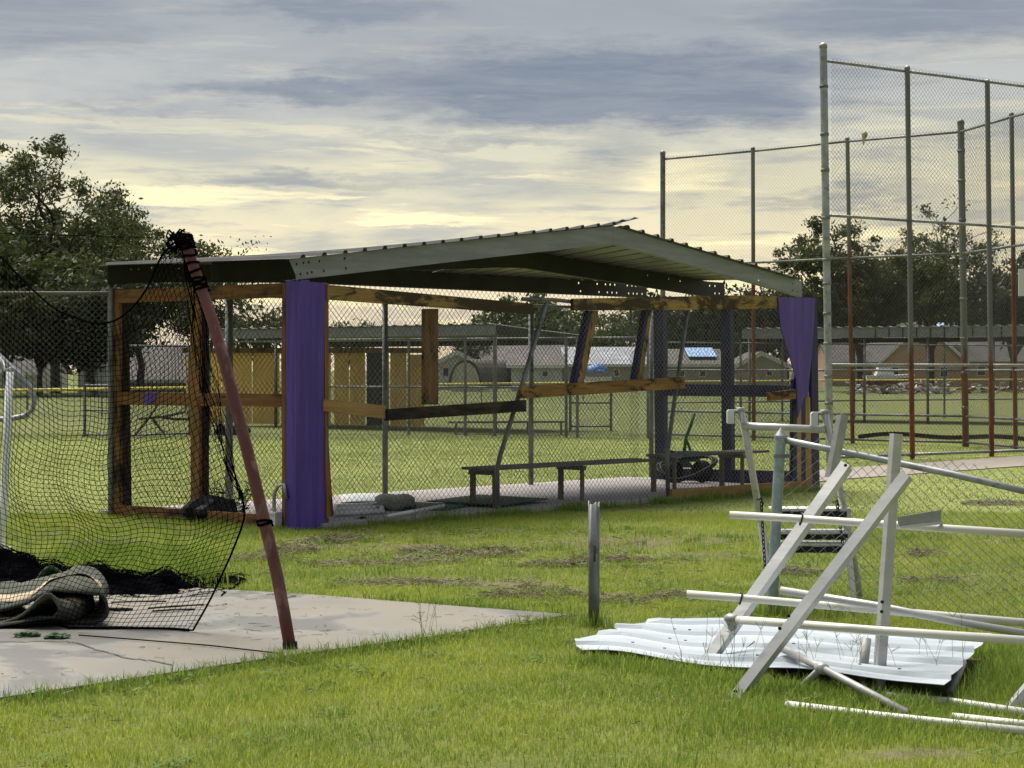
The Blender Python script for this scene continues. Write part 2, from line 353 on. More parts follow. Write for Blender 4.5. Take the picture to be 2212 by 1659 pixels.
# ------------------------------------------------------------------ the setting
SOIL = [(G(1330, 1172), 1.0, 1.0), (G(1560, 1165), .5, .7), (G(900, 1180), .8, .45), (G(1980, 1632), .35, .22), (G(1520, 1200), .5, .5), (G(700, 1180), .5, .4), (G(1060, 1265), .7, .35)]
def ground_mat():
    m = bpy.data.materials.new('field_grass'); m.use_nodes = True; t = m.node_tree; b = t.nodes['Principled BSDF']; n = NB(t)
    tcn = t.nodes.new('ShaderNodeTexCoord'); v = tcn.outputs['Object']; y = n.sep(v)[1]
    near = n.mix(n.map(n.noise(v, .6, 6, .6), .35, .65), (.125, .14, .03), (.085, .105, .024))
    mid = n.mix(n.map(n.noise(v, .25, 7, .65), .35, .65), (.19, .215, .062), (.15, .182, .048))
    far = n.mix(n.map(n.noise(v, .08, 7, .65), .35, .65), (.12, .135, .042), (.088, .108, .034))
    fy = n.map(n.math('ADD', y, n.math('MULTIPLY', n.noise(v, .15, 4), 3)), 45.5, 48.5)
    ny = n.map(y, 19, 23)
    col = n.mix(fy, n.mix(ny, near, mid), far)
    col = n.mix(n.map(n.noise(v, 1.1, 6, .65), .60, .72, 0, .7), col, (.17, .14, .085))
    sx_, sy_, _z = n.sep(v); nz = n.math('SUBTRACT', n.noise(v, 2.2, 8, .68), .5)
    soil = n.mix(n.map(n.noise(v, 9, 6, .65), .35, .65), (.085, .068, .044), (.14, .118, .078))
    for c_, rx_, ry_ in SOIL:
        q = n.math('SQRT', n.math('ADD', n.math('POWER', n.math('DIVIDE', n.math('SUBTRACT', sx_, c_.x), rx_), 2.0), n.math('POWER', n.math('DIVIDE', n.math('SUBTRACT', sy_, c_.y), ry_), 2.0)))
        col = n.mix(n.map(n.math('ADD', q, n.math('MULTIPLY', nz, 1.9)), .25, 1.0, .95, 0), col, soil)
    n.put(b.inputs['Base Color'], col); b.inputs['Roughness'].default_value = .95; b.inputs['Specular IOR Level'].default_value = .15
    bn = t.nodes.new('ShaderNodeBump'); bn.inputs['Strength'].default_value = .6; bn.inputs['Distance'].default_value = .05
    t.links.new(n.noise(v, 14, 5, .7), bn.inputs['Height']); t.links.new(bn.outputs[0], b.inputs['Normal'])
    return m
g = MB(); ring = [(-3000, -60), (3000, -60), (3000, 5000), (-3000, 5000)]
g.add([(x, y, 0) for x, y in ring], [(0, 1, 2, 3)])
tag(obj('ground', g, ground_mat()), kind='structure')

PAD = [G(1232, 1339), G(980, 1320), G(658, 1294), G(467, 1283), G(217, 1269), Vector((-6.5, 16.4, 0)), Vector((-7.6, 3.2, 0)), G(0, 1523), G(330, 1473), G(658, 1424), G(900, 1392)]
mb = MB(); mb.prism([(p.x, p.y, -.05) for p in PAD], (0, 0, .085))
tag(obj('concrete_pad', mb, concrete), kind='structure')

A0 = Vector((-2.05, 19.77)); U = Vector((.662, .7495)).normalized(); Wd = Vector((-U.y, U.x)); DL, DD = 9.05, 2.9
def DF(vx, vy, yl=0.0):
    t, z, Y = VP(vx, vy, A0 + Wd * yl, U); return Vector((t, yl, z))
def DS(vx, vy, xl=0.0):
    t, z, Y = VP(vx, vy, A0 + U * xl, Wd); return Vector((xl, t, z))
def toW(p): q = A0 + U * p[0] + Wd * p[1]; return Vector((q.x, q.y, p[2]))
mb = MB(); mb.prism([tuple(toW((x, y, -.05))) for x, y in ((.25, -.05), (DL + .05, -.05), (DL + .05, DD + .25), (.0, DD + .25), (0.0, 1.2))], (0, 0, .10))
tag(obj('dugout_floor', mb, concrete2), kind='structure')
mb = MB(); mb.prism([(p.x, p.y, -.05) for p in (G(1740, 1046), G(1800, 1038), G(2250, 1005), Vector((22, 44, 0)), Vector((21, 48, 0)), G(2250, 984), G(1790, 1015), G(1740, 1020))], (0, 0, .065))
tag(obj('path', mb, concrete_path), kind='structure')
# ------------------------------------------------------------------ chain link
def chainlink(P, w, h, cell=.07, r=.0022, nseg=1, nrm=(0, -1, 0)):
    """crossing wires of a chain-link fabric; P(u, v) arrays -> Nx3 world points"""
    segs = []
    k = cell
    for sgn in (1, -1):
        starts = np.arange(-h if sgn > 0 else 0, w if sgn > 0 else w + h, k)
        for s0 in starts:
            v0, v1 = 0.0, h
            if sgn > 0:
                v0 = max(v0, -s0); v1 = min(v1, w - s0)
            else:
                v0 = max(v0, s0 - w); v1 = min(v1, s0)
            if v1 - v0 < .01: continue
            n = max(1, int(math.ceil((v1 - v0) / h * nseg))); vv = np.linspace(v0, v1, n + 1); uu = s0 + sgn * vv
            pts = P(uu, vv); segs.append((pts[:-1], pts[1:]))
    a = np.concatenate([s[0] for s in segs]); b = np.concatenate([s[1] for s in segs])
    dv = b - a; dv /= np.linalg.norm(dv, axis=1)[:, None] + 1e-9
    N = np.broadcast_to(np.asarray(nrm, float), dv.shape); sd = np.cross(dv, N); sd /= np.linalg.norm(sd, axis=1)[:, None] + 1e-9
    nn = np.cross(sd, dv)
    offs = [sd * r * math.cos(t) + nn * r * math.sin(t) for t in (math.pi/2, math.pi/2 + 2.094, math.pi/2 + 4.189)]
    V = np.stack([a + offs[0], a + offs[1], a + offs[2], b + offs[0], b + offs[1], b + offs[2]], 1).reshape(-1, 3)
    o = np.arange(len(a))[:, None] * 6
    Fc = np.concatenate([o + np.array([q]) for q in ([0, 1, 4, 3], [1, 2, 5, 4], [2, 0, 3, 5])])
    return V, Fc
def link_part(name, parent, P, w, h, mat_, cell=.07, r=.0022, nseg=1, nrm=(0, -1, 0)):
    V, Fc = chainlink(P, w, h, cell, r, nseg, nrm)
    iv = np.array(basis(parent).inverted()); V = V @ iv[:3, :3].T + iv[:3, 3]
    o = obj(name, mesh_np(name, V, Fc, 4), mat_, parent); o['kind'] = 'stuff'; return o
def flat(p0, p1, z0, z1=None, wob=0.0):
    p0 = np.array(p0, float); p1 = np.array(p1, float); L = np.linalg.norm((p1 - p0)[:2])
    def P(u, v):
        t = u / L; q = p0[:2] + np.outer(t, (p1 - p0)[:2])
        if wob:
            nr = np.array([-(p1 - p0)[1], (p1 - p0)[0]]) / L
            q = q + np.outer(wob * (np.sin(u * 1.7 + v * 1.1) + .6 * np.sin(u * .8 - v * 2.3)), nr)
        return np.column_stack([q, z0 + v])
    return P, L

# ------------------------------------------------------------------ the damaged dugout
dug = thing('dugout', 'storm-wrecked purple and bare-wood dugout with buckled metal roof beside the leaning red pole', 'dugout', (A0.x, A0.y, 0), math.atan2(U.y, U.x))
def dpart(name, mb, m, parent=dug, **k): return obj(name, mb, m, parent, local=True, **k)
def quad(name, pix, plane, c, t, m, parent=dug, thick_axis=None, **k):
    pts = [plane(x, y, c) for x, y in pix]; ax = Vector((0, t, 0)) if plane is DF else Vector((t, 0, 0))
    mb = MB(); mb.prism(pts, ax); return dpart(name, mb, m, parent, **k)
def rail(name, a, b, plane, c, t, m, **k):   # a, b: (column, top row, bottom row)
    return quad(name, [(a[0], a[2]), (b[0], b[2]), (b[0], b[1]), (a[0], a[1])], plane, c, t, m, **k)
# roof heights along the front edge, and at the back
xf = [DF(x, y) for x, y in ((624, 560), (1037, 517), (1324, 488), (1732, 608))]
xs = [p.x for p in xf]; zs = [p.z for p in xf]
XR = xs[2]; XL, XE = xs[0] - .02, xs[3]
def zfront(x): return float(np.interp(x, xs, zs))
xb = [DF(x, y, DD) for x, y in ((232, 574), (330, 569), (640, 573), (1395, 612))]
def zback(x): return float(np.interp(x, [p.x for p in xb], [p.z for p in xb]))
def zroof(x, y): t = y / DD; return zfront(x) * (1 - t) + zback(x) * t
RIB = .283
def roof_prof(s):                            # rib height across the sheet, s in ribs
    q = abs((s % 1.0) - .5); return .034 if q < .07 else (.034 * (1 - (q - .07) / .05) if q < .12 else 0.0)
ks = np.array([0, .38, .43, .57, .62, 1.0])
nrib = int((XE - XL) / RIB)
k = 0
while k < nrib:
    kk = min(k + 3, nrib); us = sorted({round(a + b, 4) for a in range(k, kk) for b in ks})
    before = XL + (kk * RIB) <= XR + .2
    vs = []; over = -.07 - .015 * math.sin(k * 1.7)
    for s in us:
        x = XL + s * RIB
        for y in (over, DD * .5, DD + .08):
            if before and x > XR:      # the last sheet before the fold runs on past it
                sl = (zs[2] - zs[1]) / (xs[2] - xs[1]); zz = (zs[2] + sl * (x - XR)) * (1 - y / DD) + zback(x) * y / DD + .004
            else: zz = zroof(x, y)
            vs.append((x, y, zz + .004 + roof_prof(s) * .9 + .002 * (k % 2)))
    n = len(us); fs = [(i*3+j, (i+1)*3+j, (i+1)*3+j+1, i*3+j+1) for i in range(n-1) for j in range(2)]
    dpart('roof_sheet', MB().add(vs, fs), roof_m, thick=.004); k = kk
sl = (zs[2] - zs[1]) / (xs[2] - xs[1]); vs = []      # the torn sheet that sticks up past the fold
for i in range(7):
    x = XR - .10 + .075 * i; e = 1 - .12 * math.sin(i * 1.3)
    for y in (-.10, .5 * e, 1.15 * e): vs.append((x, y, zfront(XR) * (1 - y / DD) + zback(XR) * y / DD + (sl + .05) * (x - XR) + .03 + (.02 if i in (2, 5) else 0)))
dpart('roof_sheet', MB().add(vs, [(i*3+j, (i+1)*3+j, (i+1)*3+j+1, i*3+j+1) for i in range(6) for j in range(2)]), roof_m, thick=.004, label='torn roof sheet end sticking up at the ridge')
def channel(name, x0, x1, y, ztop, hgt, m, holes=(), nx=10, lipdir=1, taper=0.0):
    n = 24; px = [x0 + (x1 - x0) * i / n for i in range(n + 1)]
    mb = MB(); mb.holes(lambda u, v: (x0 + u + (taper * (1 - v / hgt) if u < .02 else 0), y, ztop(x0 + u) - hgt + v), x1 - x0, hgt, holes)
    o = dpart(name, mb, m, thick=.004)
    for q, nm in ((0.0, 'flange'), (-hgt, 'flange')):
        f_ = MB()
        for i in range(n):
            a, b = px[i], px[i + 1]; za, zb = ztop(a) + q, ztop(b) + q
            f_.add([(a, y + .004, za), (b, y + .004, zb), (b, y + .06 * lipdir, zb), (a, y + .06 * lipdir, za)], [(0, 1, 2, 3)])
        dpart(nm, f_, m, o, thick=.004)
    return o
hl = [(.10, .15), (.19, .155), (.26, .155), (.40, .155), (.74, .155), (.15, .05), (.24, .05), (.30, .055), (.46, .055), (.76, .055)]
channel('fascia_beam', xs[0], XR - .002, 0.0, zfront, .205, fascia_m, hl, taper=.12)
Lr = xs[3] - XR
channel('fascia_beam', XR + .002, xs[3], 0.0, zfront, .20, fascia_m, [(Lr - a, b) for a, b in ((.10, .14), (.22, .14), (.10, .05), (.22, .05), (.9, .15), (1.02, .15), (.98, .06))])
xm1 = DF(1565, 620, DD * .5).x
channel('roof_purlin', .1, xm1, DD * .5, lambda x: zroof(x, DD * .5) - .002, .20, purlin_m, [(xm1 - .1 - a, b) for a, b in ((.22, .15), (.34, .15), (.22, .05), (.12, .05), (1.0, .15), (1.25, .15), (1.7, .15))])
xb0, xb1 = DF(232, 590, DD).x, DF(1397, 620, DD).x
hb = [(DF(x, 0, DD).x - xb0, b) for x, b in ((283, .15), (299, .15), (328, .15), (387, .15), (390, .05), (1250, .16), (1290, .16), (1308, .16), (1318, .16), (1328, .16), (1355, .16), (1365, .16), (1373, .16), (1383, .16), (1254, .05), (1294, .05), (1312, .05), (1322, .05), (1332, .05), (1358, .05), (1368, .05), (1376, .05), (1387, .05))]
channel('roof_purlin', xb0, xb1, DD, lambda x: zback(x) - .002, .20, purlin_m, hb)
# cladding and frame
quad('cladding_board', [(639, 1147), (702, 1147), (703, 1000), (699, 860), (703, 611), (639, 607)], DF, -.02, .02, purple)
mb = MB(); mb.box((-.012, -.016, 0.0), (.10, .0, 2.43)); dpart('corner_trim', mb, purple)
quad('cladding_board', [(617, 1142), (636, 1145), (636, 607), (617, 607)], DS, -.035, .02, purple)
for x0, x1, pl, c in ((609, 616, DS, -.02), (702, 710, DF, .0)):
    quad('corner_stud', [(x0, 1136), (x1, 1140), (x1, 612), (x0, 610)], pl, c, .09, wood_ov)
quad('broken_plank', [(704, 920), (708, 920), (716, 1050), (721, 1112), (706, 1120), (703, 1000)], DF, -.03, .03, wood_v)
rail('top_rail', (235, 627, 655), (616, 611, 642), DS, .0, .045, wood_o)
rail('middle_rail', (240, 847, 874), (609, 851, 879), DS, .0, .045, wood_o)
quad('paint_scrap', [(312, 873), (328, 874), (341, 850), (310, 850)], DS, -.004, .0035, purple)
rail('sill_board', (244, 1090, 1118), (581, 1113, 1146), DS, -.02, .045, wood_o)
quad('stud', [(245, 1094), (259, 1094), (257, 655), (239, 655)], DS, .004, .04, wood_v)
quad('stud', [(258, 1094), (270, 1094), (264, 655), (255, 655)], DS, .05, .09, wood_darkv)
quad('stud', [(412, 1103), (430, 1104), (429, 650), (410, 650)], DS, .004, .04, wood_ov)
quad('stud', [(430, 1104), (437, 1104), (437, 650), (429, 650)], DS, .05, .09, wood_darkv)
rail('top_rail', (708, 615, 647), (1153, 656, 679), DF, -.03, .045, wood_yb)
rail('top_rail', (1239, 645, 671), (1583, 638, 668), DF, -.03, .045, wood_yb)
rail('top_rail', (1583.5, 638, 668), (1682, 640, 666), DF, -.03, .045, wood_yb)
rail('middle_rail', (699, 862, 888), (834, 876, 905), DF, -.03, .045, wood_tan)
rail('middle_rail', (837, 884, 909), (1137, 864, 889), DF, -.06, .045, wood_char)
rail('middle_rail', (1127, 834, 861), (1480, 814, 839), DF, -.09, .045, wood_h)
quad('stud', [(918, 874), (947, 874), (947, 667), (918, 667)], DF, .02, .05, wood_v)
for q1, q2 in (([(1239, 829), (1246, 829), (1279, 671), (1272, 671)], [(1247, 829), (1261, 829), (1293, 671), (1280, 671)]),
               ([(1370, 822), (1376, 822), (1402, 669), (1396, 669)], [(1377, 822), (1388, 822), (1409, 669), (1403, 669)])):
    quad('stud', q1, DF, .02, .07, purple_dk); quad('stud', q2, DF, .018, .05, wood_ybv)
# right end wall and torn corner
XW = DL - .12
for a, b in ((1411, 1433), (1556, 1578)):
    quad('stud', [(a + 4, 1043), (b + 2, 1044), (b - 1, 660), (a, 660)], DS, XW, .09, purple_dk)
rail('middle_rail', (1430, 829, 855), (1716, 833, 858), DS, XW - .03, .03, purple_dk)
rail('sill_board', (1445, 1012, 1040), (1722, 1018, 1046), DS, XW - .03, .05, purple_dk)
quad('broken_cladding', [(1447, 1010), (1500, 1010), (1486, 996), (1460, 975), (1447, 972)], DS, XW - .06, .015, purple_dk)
quad('cladding_board', [(1681, 642), (1762, 643), (1754, 765), (1745, 856), (1737, 860), (1724, 902), (1720, 819), (1708, 777), (1687, 708)][::-1], DF, -.055, .012, purple)
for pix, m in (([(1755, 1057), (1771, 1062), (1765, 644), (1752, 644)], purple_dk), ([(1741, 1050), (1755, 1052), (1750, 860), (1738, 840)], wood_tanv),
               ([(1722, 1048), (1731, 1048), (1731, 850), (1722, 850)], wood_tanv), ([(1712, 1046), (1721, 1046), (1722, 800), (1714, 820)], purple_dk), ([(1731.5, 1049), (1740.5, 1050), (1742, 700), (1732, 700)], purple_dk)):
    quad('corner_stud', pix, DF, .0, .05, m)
quad('broken_rail', [(1662, 866), (1720, 862), (1720, 841), (1659, 848), (1664, 858)], DF, -.05, .045, wood_h)
rail('sill_board', (1452, 1057, 1077), (1753, 1038, 1062), DF, -.06, .045, wood_tan)
# steel fence frame of the dugout
def dtube(name, pts, r, m, n=8, parent=dug): mb = MB(); mb.tube(pts, r, n); return dpart(name, mb, m, parent, smooth=True)
dtube('top_pipe', [DF(1128, 646, .03), DF(1200, 648, .03), DF(1245, 653, .03)], .022, galv_dk)
def dground(vx, yl, z=.05): p = DF(vx, 900, yl); return Vector((p.x, yl, z))
b1 = dground(1075, .03); dtube('steel_post', [b1, DF(1074, 1015, .03), DF(1080, 985, .03), DF(1128, 830, .03), DF(1180, 655, .03)], .026, galv_dk)
b2 = dground(1443, .03); dtube('steel_post', [b2, DF(1441, 985, .03), DF(1452, 900, .03), DF(1485, 672, .03)], .026, galv_dk)
for vx, m in ((495, galv_dk), (832, galv_dk), (1147, galv_dk), (1407, galv_dk)):
    p = dground(vx, DD); dtube('steel_post', [p, (p.x, DD, 2.42)], .034 if vx != 495 else .045, m)
for xx in (.14, DL - .12): dtube('steel_post', [(xx, .12, .05), (xx, .12, 2.40)], .04, galv_dk)
dtube('top_pipe', [(.05, DD, 2.40), (DL, DD, 2.40)], .021, galv_dk)
def dl(name, p0, p1, z0, h, m, wob=.02, r=.0023, fn=None, nseg=6):
    P, L = flat(toW((*p0, 0)), toW((*p1, 0)), z0, wob=wob); e = (toW((*p1, 0)) - toW((*p0, 0))).normalized()
    return link_part(name, dug, P, L, h, m, .07, r, nseg, nrm=(-e.y, e.x, 0))
dl('chain_link_mesh', (.28, .012), (DL - .15, .012), .05, 2.36, wire, .018)
dl('chain_link_mesh', (.05, DD), (DL, DD), .05, 2.34, wire_dk, .01)
dl('chain_link_mesh', (.07, .1), (.07, DD), .08, 2.36, wire_dk, .012)
dl('chain_link_mesh', (DL - .2, .1), (DL - .2, DD), .08, 2.32, wire, .012)
# conduit and box by the corner
mb = MB(); c0 = DS(592, 1130, -.07); mb.tube([(-.07, c0.y, .12), (-.07, c0.y, .34), (-.065, c0.y - .05, .42), (-.06, c0.y - .13, .44), (-.055, c0.y - .16, .30)], .018, 8)
cd = dpart('conduit', mb, galv, smooth=True)
mb = MB(); mb.box((-.11, c0.y - .06, .02), (-.03, c0.y + .06, .16)); mb.box((-.115, c0.y - .065, .145), (-.025, c0.y + .065, .165)); dpart('junction_box', mb, trim, cd)

# benches in the dugout
def bench(label, xl0, xl1, frames, yl, ztop):
    t = thing('bench', label, 'bench', toW(((xl0 + xl1) / 2, yl, .05)), math.atan2(U.y, U.x), 'benches inside the dugout')
    w_ = lambda x, y, z: toW((x, y, z))
    mb = MB(); mb.beam(w_(xl0, yl - .10, ztop), w_(xl1, yl - .10, ztop), .17, .03); obj('plank', mb, wood_grey, t)
    mb = MB(); mb.beam(w_(xl0, yl + .11, ztop + .002), w_(xl1, yl + .11, ztop + .002), .17, .03); obj('plank', mb, wood_grey, t)
    for x in frames:
        for dy, ww in ((-.15, .038), (.17, .06)):
            mb = MB(); mb.beam(w_(x, yl + dy, .05), w_(x, yl + dy, ztop - .07), ww, .035, up=(U.x, U.y, 0)); obj('leg', mb, wood_greyv, t)
        mb = MB(); mb.beam(w_(x, yl - .19, ztop - .045), w_(x, yl + .21, ztop - .045), .06, .05); obj('crosspiece', mb, wood_grey, t)
    return t
zb = .47
x1, x2, x3 = (dground(v, .35).x for v in (1010, 1240, 1400))
bench('nearer weathered plank bench on the dugout floor, beside the green mat', x1 + .22, x3 + .05, [x1 + .38, dground(1243, .4).x], .45, zb)
x4 = dground(1395, .75).x; x5 = dground(1600, .6).x
bench('farther weathered plank bench, at the torn purple corner of the dugout', x4, DL - .5, [x4 + .12, x5 - .25], .55, zb + .03)

# things left on the dugout floor
FZ = .052
def slab_item(name, label, cat, pix, z, th, m, group=None):
    pts = [G(x, y, z) for x, y in pix]; c = sum(pts, Vector()) / len(pts); t = thing(name, label, cat, (c.x, c.y, FZ), 0, group); return t, pts
mb = MB(); pts = [G(x, y, FZ + .03) for x, y in ((921, 1084), (1081, 1092), (1185, 1079), (1035, 1070))]; mb.prism(pts, (0, 0, .012))
tag(obj('turf_mat', mb, turf_green), 'flat green turf mat spread under the nearer dugout bench', 'mat')
mb = MB(); pts = [G(x, y, FZ) for x, y in ((850, 1098), (960, 1104), (1010, 1094), (900, 1088))]; mb.prism(pts, (0, 0, .02))
tag(obj('turf_mat', mb, turf_green), 'small green turf mat half under the grey felt sheet', 'mat')
def felt(u, v):
    p = G(806 + 90 * u, 1104 - 20 * v, FZ); return (p.x, p.y, FZ + .03 + .07 * max(0, math.sin(u * 3.1)) * v + .02 * math.sin(u * 9))
mb = MB().grid(felt, 12, 8); tag(obj('felt_sheet', mb, turf_back, smooth=True, thick=.008), 'crumpled grey felt sheet on the dugout floor', 'sheet')
fr = thing('screen_frame', 'white pipe frame lying flat behind the purple corner board of the dugout', 'frame', G(770, 1100, FZ))
for a, b in (((722, 1094), (822, 1090)), ((822, 1090), (826, 1104)), ((826, 1104), (724, 1110)), ((722, 1094), (724, 1110)), ((724, 1102), (824, 1097))):
    mb = MB(); mb.tube([G(*a, FZ + .03), G(*b, FZ + .03)], .028, 8); obj('pipe', mb, trim, fr, smooth=True)
mb = MB(); mb.tube([G(838, 1115, FZ + .03), G(958, 1092, FZ + .06)], .02, 8); tag(obj('pipe', mb, trim, smooth=True), 'loose white pipe lying beside the green turf mats', 'pipe')
def board_sheet(u, v):
    p = G(735 + 105 * u, 1092 - 16 * v, FZ); return (p.x, p.y, FZ + .03 + .015 * math.sin(u * 3.1) + .01 * v)
tag(obj('plastic_sheet', MB().grid(board_sheet, 8, 4), white, smooth=True, thick=.006), 'warped white sheet on the dugout floor by the purple corner', 'sheet')
def lump(name, c, sx, sy, sz, m, label, cat, seed=0, rough=.35, sub=3, group=None):
    import bmesh
    bm = bmesh.new(); bmesh.ops.create_icosphere(bm, subdivisions=sub, radius=1)
    for v in bm.verts:
        n = mnoise.noise(v.co * 1.6 + Vector((seed * 3.1, seed, 0))) * rough + mnoise.noise(v.co * 4.5 + Vector((seed, 0, 2))) * rough * .5
        q = v.co * (1 + n); v.co = Vector((q.x * sx, q.y * sy, max(0, q.z * sz * .9 + sz * .2)))
    me = bpy.data.meshes.new(name); bm.to_mesh(me); bm.free(); o = obj(name, me, m, smooth=False); o.location = c
    return tag(o, label, cat, group)
cb = toW((.35, 1.55, 0)); lump('bag', (cb.x - .12, cb.y - .2, .05), .27, .2, .20, blackp, 'crumpled black bag on the sill left of the purple corner board', 'bag', 3)
c_ = G(780, 1131); lump('rag', (c_.x, c_.y, 0), .11, .07, .06, blackp, 'small black rag in the grass below the white pipe frame', 'rag', 5)
# green hand cart, hose
ct = G(1484, 1042, FZ); cart = thing('hand_cart', 'green hand cart with black hose behind the farther dugout bench', 'cart', (ct.x, ct.y, FZ))
Yc = ct.y
mb = MB(); mb.tube([W(1500, 893, Yc), W(1490, 925, Yc), W(1482, 945, Yc), W(1478, 975, Yc)], .022, 8); obj('handle', mb, green_paint, cart, smooth=True)
mb = MB(); mb.tube([W(1487, 930, Yc + .2), W(1482, 948, Yc + .2), W(1494, 980, Yc + .2)], .018, 8); obj('frame', mb, green_paint, cart, smooth=True)
mb = MB(); mb.box((ct.x - .15, Yc - .12, FZ + .28), (ct.x + .16, Yc + .15, FZ + .42)); obj('tray', mb, green_paint, cart)
for dxx in (-.2, .2):
    mb = MB(); mb.tube([(ct.x + dxx, Yc - .03, .2), (ct.x + dxx, Yc + .03, .2)], .15, 16); obj('wheel', mb, blackp, cart, smooth=True)
hs = MB(); hp = []
for i in range(60):
    a = i / 59 * 6 * math.pi; hp.append((ct.x - .05 + .38 * math.cos(a) * (1 + .1 * math.sin(a * .7)), Yc - .45 + .25 * math.sin(a), FZ + .05 + .30 * abs(math.sin(a * .5 + 1)) + .02 * math.sin(a * 2.1)))
hs.tube(hp, .018, 6); tag(obj('hose', hs, blackp, smooth=True), 'tangled black hose in front of the green hand cart', 'hose')

# ------------------------------------------------------------------ fences
def fence(name, label, posts, h, rails, r_post, m_post, m_rail, wirem, mesh_to=None, cell=.07, wr=.0023, cap=True, leans=None, group=None, r_rail=.021, mats=None, z0=.03, wob=.01):
    t = thing(name, label, 'fence', (posts[0][0], posts[0][1], 0), 0, group)
    for i, (x, y) in enumerate(posts):
        hh = h if not isinstance(h, (list, tuple)) else h[i]
        rr = r_post if not isinstance(r_post, (list, tuple)) else r_post[i]
        ln = leans[i] if leans else 0.0
        mb = MB(); mb.tube([(x, y, 0), (x + ln, y, hh)], rr, 10)
        po = obj('post', mb, mats[i] if mats else m_post, t, smooth=True, auto=40)
        if cap:
            mb = MB(); mb.tube([(x + ln, y, hh), (x + ln, y, hh + rr * .8), (x + ln, y, hh + rr * 1.4)], [rr * 1.12, rr * 1.05, rr * .3], 10); obj('cap', mb, m_rail, po, smooth=True)
    for z in rails:
        for i in range(len(posts) - 1):
            a, b = posts[i], posts[i + 1]; la = (leans[i] if leans else 0) * z / 5; lb = (leans[i+1] if leans else 0) * z / 5
            mb = MB(); mb.tube([(a[0] + la, a[1], z), (b[0] + lb, b[1], z)], r_rail, 8); obj('rail', mb, m_rail, t, smooth=True)
    top = mesh_to or max(rails)
    for i in range(len(posts) - 1):
        a, b = posts[i], posts[i + 1]; e = Vector((b[0] - a[0], b[1] - a[1], 0)).normalized()
        P, L = flat((a[0] + e.y * .03, a[1] - e.x * .03), (b[0] + e.y * .03, b[1] - e.x * .03), z0, wob=wob)
        link_part('chain_link_mesh', t, P, L, top - z0 + .03, wirem, cell, wr, 4 if wob else 1, nrm=(-e.y, e.x, 0))
    return t
def rings(t, x, y, ln, h, zs_, r):
    for z in zs_:
        mb = MB(); mb.tube([(x + ln * z / h, y, z - .025), (x + ln * (z + .05) / h, y, z + .025)], r, 12); obj('band', mb, galv_dk, t, smooth=True)
# tall backstop, near
nb = [(5.32, 34.1), (6.95, 35.35), (8.62, 36.6), (10.3, 37.85), (12.0, 39.1)]
bs1 = fence('backstop_fence', 'nearer tall chain-link backstop with the thick pale corner post', nb, [6.95, 6.78, 6.72, 6.72, 6.72], [6.74, 4.15, 1.64, .09], [.066, .047, .047, .047, .047], galv, galv, wire_dk, mesh_to=6.76, mats=[galv, rust_c, rust_c, rust_a, rust_a], leans=[-.11, -.09, -.08, -.08, -.08], r_rail=.026, wr=.0023, cell=.088, wob=0, group='backstop fences')
rings(bs1, 5.32, 34.1, -.11, 6.95, [.5, 1.0, 1.45, 2.0, 2.5, 3.0, 3.4, 4.1, 4.9, 5.5, 6.3], .074)
fb = [(3.45, 46.6), (5.33, 44.9), (7.19, 43.0), (9.20, 41.3), (9.62, 38.9), (10.1, 36.4)]
bs2 = fence('backstop_fence', 'farther chain-link backstop with rust-red posts behind the dugout roof', fb, [6.50, 6.42, 6.42, 6.55, 6.42, 6.42], [6.38, 3.92, 1.55, .62, .09], [.06, .045, .045, .07, .045, .045], galv, galv_dk, wire_dk, mesh_to=6.42, mats=[galv_dk, rust_b, rust_b, rust_c, rust_b, rust_b], leans=[0, -.02, -.11, -.1, -.08, -.08], wr=.0024, cell=.092, r_rail=.025, wob=0, group='backstop fences')
rings(bs2, 9.20, 41.3, -.1, 6.5, [.8, 1.5, 2.2, 3.0, 3.8, 4.6, 5.4, 6.0], .08)
mb = MB(); n_ = 40
mb.grid(lambda u, v: (7.3 + 4.6 * u, 43.2 - 2.4 * u - .25, .10 + .09 * v + .06 * math.sin(u * 5) + .04 * math.sin(u * 13)), n_, 2)
tag(obj('ground_tarp', mb, blackp, thick=.02), 'long black tarp strip sagging along the foot of the farther backstop', 'tarp')
# scrap caught in the backstop, sign board
mb = MB(); Ys = 34.75
mb.grid(lambda u, v: tuple(W(1861 + 13 * u + 3 * v * (1 - u), 286 + (28 * v) * (1 - .75 * u) + 2 * math.sin(7 * u), Ys - .07 - .03 * math.sin(u * 4 + v * 3))), 6, 6)
tag(obj('paper_scrap', mb, mat('scrap_cream', (.52, .45, .30), (.44, .37, .24), 12, .8), thick=.004), 'pale torn scrap caught high in the backstop wire', 'scrap')
mb = MB(); p0, p1 = W(2197, 640, 36.9), W(2240, 583, 37.2); mb.box((p0.x, p0.y - .12, p0.z), (p1.x, p0.y - .09, p1.z))
sg = obj('sign_board', mb, trim); tag(sg, 'blank white board fixed to the backstop at the right edge', 'sign')
# fence running left from the dugout
Bc = toW((0, DD, 0))
fence('fence', 'tall chain-link fence running left from the dugout behind the black net', [(Bc.x - .05, Bc.y), (Bc.x - 2.6, Bc.y - .05), (Bc.x - 5.2, Bc.y - .1)], 2.40, [2.37], .03, galv_dk, wood_grey, wire_dk, mesh_to=2.40, wr=.0023)
